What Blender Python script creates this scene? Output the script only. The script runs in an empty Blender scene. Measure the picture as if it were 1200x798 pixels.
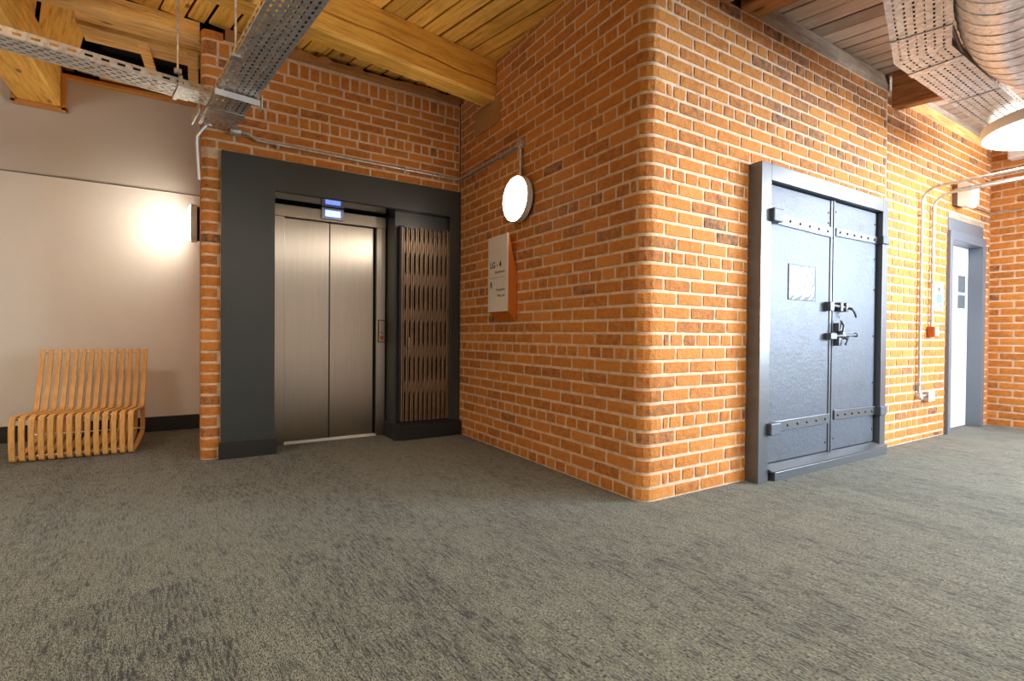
import bpy, math, random
from mathutils import Matrix, Vector
random.seed(7)
PI = math.pi
SC = bpy.context.scene

# ------------------------------------------------------------------ camera
CAM_YAW, CAM_PITCH, CAM_ROLL, CAM_F = math.radians(32.238), math.radians(-0.5935), math.radians(0.4944), 581.4
cd = bpy.data.cameras.new('camera')
cam = bpy.data.objects.new('camera', cd)
SC.collection.objects.link(cam)
_f = Vector((math.sin(CAM_YAW) * math.cos(CAM_PITCH), math.cos(CAM_YAW) * math.cos(CAM_PITCH), math.sin(CAM_PITCH)))
_r = Vector((math.cos(CAM_YAW), -math.sin(CAM_YAW), 0))
_u = _r.cross(_f)
_r2 = math.cos(CAM_ROLL) * _r + math.sin(CAM_ROLL) * _u
_u2 = -math.sin(CAM_ROLL) * _r + math.cos(CAM_ROLL) * _u
M = Matrix.Identity(4)
for i in range(3):
    M[i][0], M[i][1], M[i][2] = _r2[i], _u2[i], -_f[i]
M[2][3] = 1.0
cam.matrix_world = M
cd.sensor_width = 36.0
cd.lens = CAM_F / 1200 * 36
cd.clip_start = 0.02
SC.camera = cam

# ------------------------------------------------------------------ view, world, light
SC.view_settings.view_transform = 'Standard'
SC.view_settings.look = 'None'
SC.view_settings.gamma = 1.0
SC.view_settings.use_curve_mapping = False
SC.view_settings.exposure = 0.30
try:
    SC.cycles.use_denoising = True
    SC.cycles.max_bounces = 10
    SC.cycles.diffuse_bounces = 5
    SC.cycles.glossy_bounces = 4
    SC.cycles.sample_clamp_indirect = 6.0
    SC.cycles.caustics_reflective = False
except Exception:
    pass
W = bpy.data.worlds.new('world')
SC.world = W
W.use_nodes = True
bg = W.node_tree.nodes['Background']
bg.inputs[0].default_value = (0.75, 0.87, 1.0, 1)
bg.inputs[1].default_value = 1.5

PENDANT_L = 18.5        # radiance of the round ceiling discs
WALL_LAMP_L = 27.0      # radiance of the wall discs
DAY_COL = (0.70, 0.85, 1.0)


def area(name, loc, size, sy, power, col, rot):
    l = bpy.data.lights.new(name, 'AREA')
    l.shape = 'RECTANGLE'; l.size = size; l.size_y = sy; l.energy = power; l.color = col
    o = bpy.data.objects.new(name, l)
    SC.collection.objects.link(o)
    o.location = loc; o.rotation_euler = rot
    return o


# daylight through the windows of the wall behind the camera (facing +Y)
REAR_Y = -3.0
area('daylight', (6.55, REAR_Y - .12, 1.75), 2.2, 1.9, 290, DAY_COL, (PI / 2, 0, 0))
# daylight through the window of the far end wall (facing -X)
area('daylight', (8.02, -1.50, 2.00), 1.5, 2.1, 760, DAY_COL, (0, PI / 2, 0))


# ------------------------------------------------------------------ helpers
def lin(c):
    c = c / 255.0
    return c / 12.92 if c <= 0.04045 else ((c + 0.055) / 1.055) ** 2.4


def rgb(r, g, b):
    return (lin(r), lin(g), lin(b), 1)


class MB:
    def __init__(self, T=None):
        self.v = []; self.f = []; self.t = []; self.T = T; self.tone = 0.5

    def pt(self, p):
        p = Vector(p)
        if self.T is not None:
            p = self.T @ p
        self.v.append(p); self.t.append(self.tone)
        return len(self.v) - 1

    def face(self, *pts):
        self.f.append([self.pt(p) for p in pts])

    def box(self, x0, x1, y0, y1, z0, z1):
        i = [self.pt((x, y, z)) for z in (z0, z1) for y in (y0, y1) for x in (x0, x1)]
        for q in ((0, 2, 3, 1), (4, 5, 7, 6), (0, 1, 5, 4), (2, 6, 7, 3), (0, 4, 6, 2), (1, 3, 7, 5)):
            self.f.append([i[k] for k in q])

    def prism(self, poly, axis_vec):
        """poly: ordered 3D points, extruded along axis_vec."""
        a = [self.pt(p) for p in poly]
        b = [self.pt(Vector(p) + Vector(axis_vec)) for p in poly]
        n = len(a)
        self.f.append(a[::-1]); self.f.append(b)
        for k in range(n):
            self.f.append([a[k], a[(k + 1) % n], b[(k + 1) % n], b[k]])

    def obox(self, c, ax, ay, az, hx, hy, hz):
        c, ax, ay, az = Vector(c), Vector(ax), Vector(ay), Vector(az)
        i = [self.pt(c + ax * sx * hx + ay * sy * hy + az * sz * hz) for sz in (-1, 1) for sy in (-1, 1) for sx in (-1, 1)]
        for q in ((0, 2, 3, 1), (4, 5, 7, 6), (0, 1, 5, 4), (2, 6, 7, 3), (0, 4, 6, 2), (1, 3, 7, 5)):
            self.f.append([i[k] for k in q])

    def tube(self, pts, r, n=10, cap=True, rs=None):
        pts = [Vector(p) for p in pts]
        rings = []
        ref = None
        for k, p in enumerate(pts):
            d = (pts[min(k + 1, len(pts) - 1)] - pts[max(k - 1, 0)]).normalized()
            if ref is None:
                ref = Vector((0, 0, 1)) if abs(d.z) < 0.9 else Vector((1, 0, 0))
            a = (ref - d * ref.dot(d)).normalized()
            ref = a
            b = d.cross(a)
            rr = rs[k] if rs else r
            rings.append([self.pt(p + (a * math.cos(2 * PI * j / n) + b * math.sin(2 * PI * j / n)) * rr) for j in range(n)])
        for q, w in zip(rings, rings[1:]):
            for j in range(n):
                self.f.append([q[j], q[(j + 1) % n], w[(j + 1) % n], w[j]])
        if cap:
            self.f.append(rings[0][::-1]); self.f.append(rings[-1])

    def lathe(self, c, axis, prof, n=48):
        """prof: (radius, distance along axis)"""
        c, d = Vector(c), Vector(axis).normalized()
        a = d.orthogonal().normalized(); b = d.cross(a)
        rings = []
        for r, h in prof:
            if r < 1e-6:
                rings.append([self.pt(c + d * h)])
            else:
                rings.append([self.pt(c + d * h + (a * math.cos(2 * PI * j / n) + b * math.sin(2 * PI * j / n)) * r) for j in range(n)])
        for q, w in zip(rings, rings[1:]):
            for j in range(n):
                k = (j + 1) % n
                if len(q) == 1 and len(w) == 1:
                    continue
                if len(q) == 1:
                    self.f.append([q[0], w[k], w[j]])
                elif len(w) == 1:
                    self.f.append([q[j], q[k], w[0]])
                else:
                    self.f.append([q[j], q[k], w[k], w[j]])

    def strip(self, path, side, width, thick):
        """flat bent bar: path of centre points, side = unit vector of the width."""
        path = [Vector(p) for p in path]; s = Vector(side)
        rings = []
        for k, p in enumerate(path):
            d = (path[min(k + 1, len(path) - 1)] - path[max(k - 1, 0)]).normalized()
            nn = d.cross(s).normalized()
            rings.append([self.pt(p + s * a * width / 2 + nn * b * thick / 2) for a, b in ((-1, -1), (1, -1), (1, 1), (-1, 1))])
        for q, w in zip(rings, rings[1:]):
            for j in range(4):
                self.f.append([q[j], q[(j + 1) % 4], w[(j + 1) % 4], w[j]])
        self.f.append(rings[0][::-1]); self.f.append(rings[-1])


ORG = {}


def link(o):
    SC.collection.objects.link(o)


def obj(name, mb, mat, parent=None, bevel=0, smooth=False, origin=None, seg=2, fixn=True):
    if origin is None:
        if parent is None:
            xs = [p.x for p in mb.v]; ys = [p.y for p in mb.v]; zs = [p.z for p in mb.v]
            origin = Vector(((min(xs) + max(xs)) / 2, (min(ys) + max(ys)) / 2, min(zs)))
        else:
            origin = ORG[parent.name]
    origin = Vector(origin)
    me = bpy.data.meshes.new(name)
    me.from_pydata([p - origin for p in mb.v], [], mb.f)
    at = me.attributes.new('tone', 'FLOAT', 'POINT')
    at.data.foreach_set('value', mb.t)
    if fixn:
        import bmesh
        bm = bmesh.new(); bm.from_mesh(me)
        bmesh.ops.recalc_face_normals(bm, faces=bm.faces)
        bm.to_mesh(me); bm.free()
    me.materials.append(mat)
    if smooth:
        me.polygons.foreach_set('use_smooth', [True] * len(me.polygons))
    o = bpy.data.objects.new(name, me)
    link(o)
    if parent is None:
        o.location = origin
    else:
        o.parent = parent
        o.location = origin - ORG[parent.name]
    ORG[o.name] = origin
    if bevel:
        b = o.modifiers.new('bevel', 'BEVEL'); b.width = bevel; b.segments = seg; b.limit_method = 'ANGLE'
    if smooth:
        try:
            me.set_sharp_from_angle(angle=math.radians(40))
        except Exception:
            pass
    return o


def thing(name, loc, label, cat, group=None):
    o = bpy.data.objects.new(name, None)
    link(o); o.location = loc; ORG[o.name] = Vector(loc)
    o.empty_display_size = .1
    return tag(o, label, cat, group)


def tag(o, label, cat, group=None):
    o['label'] = label; o['category'] = cat
    if group:
        o['group'] = group
    return o


def struct(o):
    o['kind'] = 'structure'
    return o


# ------------------------------------------------------------------ materials
def nmat(name):
    m = bpy.data.materials.new(name); m.use_nodes = True
    nt = m.node_tree
    return m, nt, nt.nodes['Principled BSDF']


def node(nt, t, **kw):
    n = nt.nodes.new(t)
    for k, v in kw.items():
        setattr(n, k, v)
    return n


def ramp(nt, stops, fac):
    r = node(nt, 'ShaderNodeValToRGB')
    e = r.color_ramp.elements
    while len(e) < len(stops):
        e.new(0.5)
    for q, (p, c) in zip(e, stops):
        q.position = p; q.color = c if len(c) == 4 else (*c, 1)
    nt.links.new(fac, r.inputs[0])
    return r.outputs[0]


def noise(nt, vec, scale, detail=3, rough=.6, out='Fac'):
    n = node(nt, 'ShaderNodeTexNoise')
    n.inputs['Scale'].default_value = scale; n.inputs['Detail'].default_value = detail; n.inputs['Roughness'].default_value = rough
    if vec is not None:
        nt.links.new(vec, n.inputs['Vector'])
    return n.outputs[out]


def coords(nt, scale=(1, 1, 1), rot=(0, 0, 0), kind='Object'):
    t = node(nt, 'ShaderNodeTexCoord'); mp = node(nt, 'ShaderNodeMapping')
    mp.inputs['Scale'].default_value = scale; mp.inputs['Rotation'].default_value = rot
    nt.links.new(t.outputs[kind], mp.inputs[0])
    return mp.outputs[0]


def mix(nt, fac, a, b, mode='MIX'):
    n = node(nt, 'ShaderNodeMix', data_type='RGBA', blend_type=mode)
    for s, v in ((n.inputs[0], fac), (n.inputs[6], a), (n.inputs[7], b)):
        if hasattr(v, 'links') or hasattr(v, 'is_output'):
            nt.links.new(v, s)
        elif isinstance(v, (int, float)):
            s.default_value = v
        else:
            s.default_value = v
    return n.outputs[2]


def bump(nt, bsdf, h, strength=.3, dist=.01):
    b = node(nt, 'ShaderNodeBump')
    b.inputs['Strength'].default_value = strength; b.inputs['Distance'].default_value = dist
    nt.links.new(h, b.inputs['Height']); nt.links.new(b.outputs[0], bsdf.inputs['Normal'])


def plain(name, col, rough=.5, metal=0.0, spec=.5, var=.08, vscale=6.0, bmp=0.0, bscale=200.0, emit=None, estr=0.0):
    m, nt, b = nmat(name)
    vec = coords(nt)
    c = mix(nt, noise(nt, vec, vscale), tuple(x * (1 - var) for x in col[:3]) + (1,), tuple(min(1, x * (1 + var)) for x in col[:3]) + (1,))
    nt.links.new(c, b.inputs['Base Color'])
    b.inputs['Roughness'].default_value = rough; b.inputs['Metallic'].default_value = metal
    b.inputs['Specular IOR Level'].default_value = spec
    if bmp:
        bump(nt, b, noise(nt, vec, bscale, 2), bmp, .004)
    if emit:
        b.inputs['Emission Color'].default_value = (*emit[:3], 1); b.inputs['Emission Strength'].default_value = estr
    return m


def brick_mat():
    m, nt, b = nmat('brick')
    at = node(nt, 'ShaderNodeAttribute', attribute_name='tone')
    vec = coords(nt)
    base = ramp(nt, [(0.0, (0.07, 0.045, 0.040, 1)), (0.06, (0.17, 0.085, 0.055, 1)), (0.2, (0.35, 0.115, 0.028, 1)), (0.6, (0.52, 0.180, 0.031, 1)), (1.0, (0.64, 0.26, 0.06, 1))], at.outputs['Fac'])
    n1 = noise(nt, vec, 22, 5, .65)
    c = mix(nt, ramp(nt, [(0.35, (0, 0, 0, 1)), (0.75, (1, 1, 1, 1))], n1), base, (0.66, 0.255, 0.045, 1))
    c = mix(nt, ramp(nt, [(0.58, (0, 0, 0, 1)), (0.80, (.75, .75, .75, 1))], noise(nt, vec, 60, 4, .7)), c, (0.17, 0.06, 0.025, 1))
    lime = ramp(nt, [(0.60, (0, 0, 0, 1)), (0.78, (.55, .55, .55, 1))], noise(nt, vec, 9, 6, .75))
    c = mix(nt, lime, c, (0.58, 0.40, 0.25, 1))
    nt.links.new(c, b.inputs['Base Color'])
    b.inputs['Roughness'].default_value = .78; b.inputs['Specular IOR Level'].default_value = .35
    pit = ramp(nt, [(0.66, (0, 0, 0, 1)), (0.72, (.85, .85, .85, 1))], noise(nt, vec, 75, 3, .6))
    c = mix(nt, pit, c, (0.14, 0.048, 0.018, 1))
    nt.links.new(c, b.inputs['Base Color'])
    hh = node(nt, 'ShaderNodeMath', operation='MULTIPLY_ADD'); hh.inputs[1].default_value = 1.6
    nt.links.new(noise(nt, vec, 26, 4, .65), hh.inputs[0]); nt.links.new(noise(nt, vec, 95, 6, .7), hh.inputs[2])
    bump(nt, b, hh.outputs[0], .85, .009)
    return m


def mortar_mat():
    m, nt, b = nmat('mortar')
    vec = coords(nt)
    c = ramp(nt, [(0.3, (0.50, 0.35, 0.23, 1)), (0.55, (0.72, 0.53, 0.37, 1)), (0.8, (0.78, 0.61, 0.45, 1))], noise(nt, vec, 14, 6, .7))
    nt.links.new(c, b.inputs['Base Color'])
    b.inputs['Roughness'].default_value = .95; b.inputs['Specular IOR Level'].default_value = .2
    bump(nt, b, noise(nt, vec, 120, 5, .7), .6, .005)
    return m


def wood_mat(name, dark, mid, light, rot=0.0, rough=.6, scale=1.0, stretch=(1, 14, 14), knots=True):
    """grain runs along local X turned by rot about Z; 'tone' varies the board."""
    m, nt, b = nmat(name)
    at = node(nt, 'ShaderNodeAttribute', attribute_name='tone')
    t = node(nt, 'ShaderNodeTexCoord')
    va = node(nt, 'ShaderNodeVectorMath', operation='ADD')
    cb = node(nt, 'ShaderNodeCombineXYZ')
    ml = node(nt, 'ShaderNodeMath', operation='MULTIPLY'); ml.inputs[1].default_value = 37.0
    nt.links.new(at.outputs['Fac'], ml.inputs[0]); nt.links.new(ml.outputs[0], cb.inputs[2])
    rt = node(nt, 'ShaderNodeVectorRotate', rotation_type='Z_AXIS'); rt.inputs['Angle'].default_value = -rot
    nt.links.new(t.outputs['Object'], rt.inputs['Vector'])
    nt.links.new(rt.outputs[0], va.inputs[0]); nt.links.new(cb.outputs[0], va.inputs[1])
    mp = node(nt, 'ShaderNodeMapping'); mp.inputs['Scale'].default_value = stretch
    nt.links.new(va.outputs[0], mp.inputs[0])
    g = noise(nt, mp.outputs[0], 3.2 * scale, 6, .65)
    c = ramp(nt, [(0.28, dark), (0.5, mid), (0.72, light)], g)
    hs = node(nt, 'ShaderNodeHueSaturation')
    mr = node(nt, 'ShaderNodeMapRange'); mr.inputs[3].default_value = .72; mr.inputs[4].default_value = 1.18
    nt.links.new(at.outputs['Fac'], mr.inputs[0]); nt.links.new(mr.outputs[0], hs.inputs['Value'])
    nt.links.new(c, hs.inputs['Color'])
    c = hs.outputs[0]
    if knots:
        vo = node(nt, 'ShaderNodeTexVoronoi'); vo.inputs['Scale'].default_value = 3.4
        m2 = node(nt, 'ShaderNodeMapping'); m2.inputs['Scale'].default_value = (.55, 1.3, 1.3)
        nt.links.new(va.outputs[0], m2.inputs[0]); nt.links.new(m2.outputs[0], vo.inputs['Vector'])
        c = mix(nt, ramp(nt, [(0.05, (.85, .85, .85, 1)), (0.095, (0, 0, 0, 1))], vo.outputs['Distance']), c, tuple(x * .35 for x in dark[:3]) + (1,))
        big = noise(nt, va.outputs[0], 1.7, 4, .6)
        c = mix(nt, ramp(nt, [(0.52, (0, 0, 0, 1)), (0.74, (.55, .55, .55, 1))], big), c, tuple(x * .6 for x in dark[:3]) + (1,))
    nt.links.new(c, b.inputs['Base Color'])
    b.inputs['Roughness'].default_value = rough; b.inputs['Specular IOR Level'].default_value = .35
    bump(nt, b, g, .25, .006)
    return m


def steel_mat():
    m, nt, b = nmat('brushed_steel')
    vec = coords(nt, (160, 160, .9))
    n = noise(nt, vec, 3.0, 4, .6)
    c = ramp(nt, [(0.3, (0.42, 0.375, 0.32, 1)), (0.7, (0.52, 0.47, 0.405, 1))], n)
    nt.links.new(c, b.inputs['Base Color'])
    b.inputs['Metallic'].default_value = 1.0; b.inputs['Roughness'].default_value = .30
    b.inputs['Anisotropic'].default_value = .85
    tg = node(nt, 'ShaderNodeTangent', direction_type='RADIAL', axis='Z')
    nt.links.new(tg.outputs[0], b.inputs['Tangent'])
    return m


def zinc_mat(name='galvanised_steel', base=(.60, .60, .59), rough=.42, metal=.7):
    m, nt, b = nmat(name)
    vec = coords(nt)
    vo = node(nt, 'ShaderNodeTexVoronoi'); vo.inputs['Scale'].default_value = 45.0
    nt.links.new(vec, vo.inputs['Vector'])
    bw = node(nt, 'ShaderNodeRGBToBW'); nt.links.new(vo.outputs['Color'], bw.inputs[0])
    c = mix(nt, bw.outputs[0], tuple(x * .72 for x in base) + (1,), tuple(min(1, x * 1.25) for x in base) + (1,))
    nt.links.new(c, b.inputs['Base Color'])
    b.inputs['Metallic'].default_value = metal; b.inputs['Roughness'].default_value = rough
    bump(nt, b, noise(nt, vec, 9, 3), .12, .01)
    return m


def iron_mat():
    m, nt, b = nmat('iron_paint')
    vec = coords(nt)
    wear = ramp(nt, [(0.54, (0, 0, 0, 1)), (0.70, (.85, .85, .85, 1))], noise(nt, vec, 4.5, 8, .75))
    c = mix(nt, wear, (0.080, 0.094, 0.118, 1), (0.06, 0.063, 0.063, 1))
    nt.links.new(c, b.inputs['Base Color'])
    b.inputs['Metallic'].default_value = .2
    b.inputs['Specular IOR Level'].default_value = .42
    rr = node(nt, 'ShaderNodeMapRange'); rr.inputs[3].default_value = .38; rr.inputs[4].default_value = .52
    nt.links.new(noise(nt, vec, 8, 5), rr.inputs[0]); nt.links.new(rr.outputs[0], b.inputs['Roughness'])
    h = node(nt, 'ShaderNodeMath', operation='ADD')
    nt.links.new(noise(nt, vec, 4, 3), h.inputs[0]); nt.links.new(noise(nt, vec, 40, 5, .7), h.inputs[1])
    bump(nt, b, h.outputs[0], .38, .010)
    return m


def carpet_mat():
    m, nt, b = nmat('carpet')
    # streaks run along a direction turned 5 degrees from the corridor
    t = node(nt, 'ShaderNodeTexCoord')
    rt = node(nt, 'ShaderNodeVectorRotate', rotation_type='Z_AXIS'); rt.inputs['Angle'].default_value = math.radians(-5)
    nt.links.new(t.outputs['Object'], rt.inputs['Vector'])

    def st(scale, sx, sy, detail=3, rough=.6):
        mp = node(nt, 'ShaderNodeMapping'); mp.inputs['Scale'].default_value = (sx, sy, 1)
        nt.links.new(rt.outputs[0], mp.inputs[0])
        return noise(nt, mp.outputs[0], scale, detail, rough)
    fine = st(1, 320, 85, 2, .5)
    mid = st(1, 110, 13, 4, .75)
    # carpet planks .25 x 1.0 m give blocks of darker streaks
    bt = node(nt, 'ShaderNodeTexBrick'); bt.offset = .37; bt.offset_frequency = 1
    bt.inputs['Scale'].default_value = 1.0; bt.inputs['Brick Width'].default_value = 1.0; bt.inputs['Row Height'].default_value = .25
    bt.inputs['Mortar Size'].default_value = 0.0
    bt.inputs['Color1'].default_value = (0, 0, 0, 1); bt.inputs['Color2'].default_value = (1, 1, 1, 1)
    r2 = node(nt, 'ShaderNodeVectorRotate', rotation_type='Z_AXIS'); r2.inputs['Angle'].default_value = PI / 2
    nt.links.new(rt.outputs[0], r2.inputs['Vector']); nt.links.new(r2.outputs[0], bt.inputs['Vector'])
    patch = st(1, 13.0, 3.2, 4, .75)
    a1 = node(nt, 'ShaderNodeMath', operation='MULTIPLY'); a1.inputs[1].default_value = .06
    nt.links.new(bt.outputs['Color'], a1.inputs[0])
    a2 = node(nt, 'ShaderNodeMath', operation='ADD')
    nt.links.new(a1.outputs[0], a2.inputs[0])
    mm = node(nt, 'ShaderNodeMath', operation='MULTIPLY_ADD'); mm.inputs[1].default_value = .36
    nt.links.new(patch, mm.inputs[0]); nt.links.new(mid, mm.inputs[2])
    nt.links.new(mm.outputs[0], a2.inputs[1])
    c = ramp(nt, [(0.59, (0.020, 0.020, 0.015, 1)), (0.645, (0.110, 0.110, 0.080, 1)), (0.77, (0.190, 0.191, 0.141, 1)), (0.92, (0.235, 0.236, 0.178, 1))], a2.outputs[0])
    c2 = mix(nt, ramp(nt, [(0.40, (1, 1, 1, 1)), (0.53, (0, 0, 0, 1))], fine), c, (0.020, 0.019, 0.017, 1))
    nt.links.new(c2, b.inputs['Base Color'])
    b.inputs['Roughness'].default_value = .95; b.inputs['Specular IOR Level'].default_value = .15
    b.inputs['Sheen Weight'].default_value = .16; b.inputs['Sheen Roughness'].default_value = .5
    bump(nt, b, fine, .7, .006)
    return m


BRICK = brick_mat(); MORTAR = mortar_mat(); STEEL = steel_mat(); ZINC = zinc_mat(); IRON = iron_mat(); CARPET = carpet_mat()
ZINC_DARK = zinc_mat('conduit_steel', (.58, .57, .56), .40, .8)
BOARDS = wood_mat('ceiling_pine', (.48, .21, .035, 1), (.86, .48, .085, 1), (.92, .62, .17, 1), rot=math.radians(13.7 + 90))
BOARDS_GREY = wood_mat('ceiling_boards_cool_lit', (.42, .27, .18, 1), (.66, .46, .33, 1), (.76, .57, .43, 1), rot=math.radians(13.7 + 90))  # greyer copy of the pine, cooler light put into its colour
BEAM = wood_mat('beam_pine', (.50, .22, .032, 1), (.80, .43, .075, 1), (.90, .56, .14, 1), rot=math.radians(8.3), stretch=(1, 10, 10))
BEAM_Y = wood_mat('beam_pine_cross', (.50, .22, .032, 1), (.80, .43, .075, 1), (.90, .56, .14, 1), rot=math.radians(90), stretch=(1, 10, 10))
JOIST = wood_mat('joist_wood', (.40, .19, .05, 1), (.78, .46, .14, 1), (.88, .60, .26, 1), stretch=(1, 12, 12))
OLD_BEAM = wood_mat('old_beam', (.22, .085, .03, 1), (.46, .20, .07, 1), (.58, .28, .11, 1), rot=math.radians(101), stretch=(1, 10, 10))
OLD_PLATE = wood_mat('dusty_plate', (.25, .18, .12, 1), (.42, .31, .22, 1), (.52, .40, .30, 1), stretch=(1, 8, 8), rough=.9)
CHAIR_WOOD = wood_mat('bent_ash', (.56, .26, .065, 1), (.72, .38, .11, 1), (.80, .46, .16, 1), rot=0, stretch=(20, 3, 3), knots=False, rough=.42)
TRIM_WOOD = plain('trim_pine', (.55, .25, .055, 1), .5, var=.2, vscale=12)
PLY = plain('plywood', (.40, .21, .075, 1), .7, var=.15, vscale=9, bmp=.2, bscale=60)
WHITE_WALL = plain('white_paint', (.80, .755, .70, 1), .85, var=.03, bmp=.35, bscale=130)
GREY_WALL = plain('grey_paint', (.60, .555, .51, 1), .85, var=.03, bmp=.3, bscale=130)
ROOM_WALL = plain('room_plaster', (.60, .54, .47, 1), .9, var=.05, bmp=.3, bscale=60)
DARK_PAINT = plain('dark_grey_paint', (.038, .045, .047, 1), .33, var=.12, vscale=3, spec=.5, bmp=.06, bscale=40)
SKIRT_PAINT = plain('dark_skirting_paint', (.018, .018, .019, 1), .4, var=.1)
SOFFIT_PAINT = plain('dark_gloss_paint', (.020, .020, .021, 1), .12, var=.1, spec=.8)
FRAME_PAINT = plain('steel_frame_paint', (.13, .14, .155, 1), .32, metal=.5, var=.12, vscale=4, spec=.8, bmp=.08, bscale=30)
DARK_GAP = plain('dark_void', (.012, .008, .005, 1), .95)
BLACK = plain('black_rubber_and_shade', (.012, .012, .013, 1), .6)  # black parts, and black sheets standing in for shade
ALU = plain('white_metal', (.70, .69, .66, 1), .4, metal=.2, var=.04)
WHITE_PLASTIC = plain('white_plastic', (.80, .79, .76, 1), .4, var=.03)
ORANGE = plain('orange_board', (.62, .165, .012, 1), .55, var=.06)
RED = plain('red_plastic', (.48, .10, .012, 1), .4, var=.05)
PAPER = plain('paper', (.78, .79, .80, 1), .8, var=.03)
INK = plain('ink', (.03, .03, .035, 1), .7)
INK_BLUE = plain('ink_blue', (.12, .22, .45, 1), .7)
GREY_DOOR_PAINT = plain('grey_door_paint', (.13, .152, .19, 1), .4, var=.06)
WHITE_DOOR = plain('white_door_paint', (.86, .87, .88, 1), .5, var=.02)
GLASS_DIM = plain('wired_glass', (.13, .155, .18, 1), .3, var=.3, vscale=20, spec=.3)
RUST = plain('worn_gate_metal', (.33, .22, .145, 1), .42, metal=.55, var=.45, vscale=14)
SHEET = plain('notice_sheet', (.13, .145, .17, 1), .4, var=.15, vscale=7, spec=.5, bmp=.5, bscale=9)
WARM = (1.0, .90, .75)
LAMP_GLOW = plain('lamp_glow', (.9, .9, .88, 1), .4, emit=WARM, estr=WALL_LAMP_L)
PENDANT_GLOW = plain('pendant_glow', (.9, .9, .88, 1), .4, emit=(1.0, .92, .80), estr=PENDANT_L)
TOP_GLOW = plain('top_glow', (.9, .9, .88, 1), .4, emit=(1.0, .92, .80), estr=2.6)
TOP_GLOW_DIM = plain('top_glow_dim', (.9, .9, .88, 1), .4, emit=(1.0, .89, .74), estr=1.5)
TOP_GLOW_WARM = plain('top_glow_warm', (.9, .9, .88, 1), .4, emit=(1.0, .91, .78), estr=34)
SCREEN = plain('screen_glow', (.3, .4, .9, 1), .3, emit=(.20, .30, 1.0), estr=3.2)
SCREEN_EDGE = plain('screen_edge', (.1, .12, .5, 1), .3, emit=(.05, .10, 1.0), estr=1.4)

# ------------------------------------------------------------------ the wall with the iron door: local (u along, v into the wall, z up)
A_R = math.radians(-1.25)
O_R = Vector((2.235, 2.07, 0))
WR = Matrix.Translation(O_R) @ Matrix.Rotation(A_R, 4, 'Z')


def wr(u, n, z):
    return WR @ Vector((u, -n, z))


# ------------------------------------------------------------------ brickwork
CO, JT = 0.085, 0.0142       # course height, joint


def brick(mb, P, s0, s1, z0, z1, depth=.011, old=0.0):
    L = s1 - s0
    ns = max(3, int(L / .04)); nz = 2
    e = .0045
    r = random.random()
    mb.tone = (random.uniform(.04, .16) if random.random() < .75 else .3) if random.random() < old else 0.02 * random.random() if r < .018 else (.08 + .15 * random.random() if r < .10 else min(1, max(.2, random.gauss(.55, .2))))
    dz = random.uniform(-.0012, .0012)
    grid = []
    for j in range(nz + 1):
        row = []
        for i in range(ns + 1):
            ed_s = i in (0, ns); ed_z = j in (0, nz)
            s = s0 + L * i / ns; z = z0 + (z1 - z0) * j / nz + dz
            if i == 0: s += e
            if i == ns: s -= e
            if j == 0: z += e
            if j == nz: z -= e
            d = random.uniform(-.0012, .0012)
            if ed_s or ed_z: d -= .001
            if ed_s and ed_z: d -= .003 * random.random()
            row.append(mb.pt(P(s + random.uniform(-.0016, .0016), z + random.uniform(-.0016, .0016), d)))
        grid.append(row)
    for j in range(nz):
        for i in range(ns):
            mb.f.append([grid[j][i], grid[j][i + 1], grid[j + 1][i + 1], grid[j + 1][i]])
    # rim going back to the mortar
    ring = [grid[0][i] for i in range(ns + 1)] + [grid[j][ns] for j in range(1, nz + 1)] + [grid[nz][i] for i in range(ns - 1, -1, -1)] + [grid[j][0] for j in range(nz - 1, 0, -1)]
    par = [(s0 + L * i / ns, z0) for i in range(ns + 1)] + [(s1, z0 + (z1 - z0) * j / nz) for j in range(1, nz + 1)] + [(s0 + L * i / ns, z1) for i in range(ns - 1, -1, -1)] + [(s0, z0 + (z1 - z0) * j / nz) for j in range(nz - 1, 0, -1)]
    back = [mb.pt(P(s, z + dz, -depth)) for s, z in par]
    n = len(ring)
    for k in range(n):
        mb.f.append([ring[k], back[k], back[(k + 1) % n], ring[(k + 1) % n]])


def lay(mb, P, joints, z0, z1, holes=(), lo=-1e9, hi=1e9, old=None):
    for a, b in zip(joints, joints[1:]):
        a2, b2 = max(a, lo), min(b, hi)
        if b2 - a2 < .03:
            continue
        segs = [(a2, b2)]
        for (h0, h1, hz0, hz1) in holes:
            if z1 <= hz0 + .012 or z0 >= hz1 - .012:
                continue
            out = []
            for p, q in segs:
                if q <= h0 or p >= h1:
                    out.append((p, q))
                else:
                    if p < h0: out.append((p, h0))
                    if q > h1: out.append((h1, q))
            segs = out
        for p, q in segs:
            if q - p > .03:
                brick(mb, P, p + JT / 2, q - JT / 2, z0 + JT / 2, z1 - JT / 2, old=old((p + q) / 2, z0) if old else 0.0)


def series(start, step, lo, hi):
    out = [start]
    while out[-1] < hi:
        out.append(out[-1] + step * random.uniform(.985, 1.015))
    while out[0] > lo:
        out.insert(0, out[0] - step * random.uniform(.985, 1.015))
    return out


RB = .10                       # radius of the bullnose corner
ARC = RB * PI / 2
YC = 2.07 - math.tan(-A_R) * RB


def P_RM(s, z, d):
    """s<0: short wall going away; 0..ARC: rounded corner; beyond: the long wall"""
    if s < 0:
        return Vector((2.235 - d, YC + RB - s, z))
    if s < ARC:
        a = s / ARC * PI / 2
        return Vector((2.235 + RB - (RB + d) * math.cos(a), YC + RB - (RB + d) * math.sin(a), z))
    return wr(RB + (s - ARC), d, z)


def S_M(y):
    return YC + RB - y


def S_U(u):
    return ARC + (u - RB)


mbR, mbM = MB(), MB()


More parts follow.
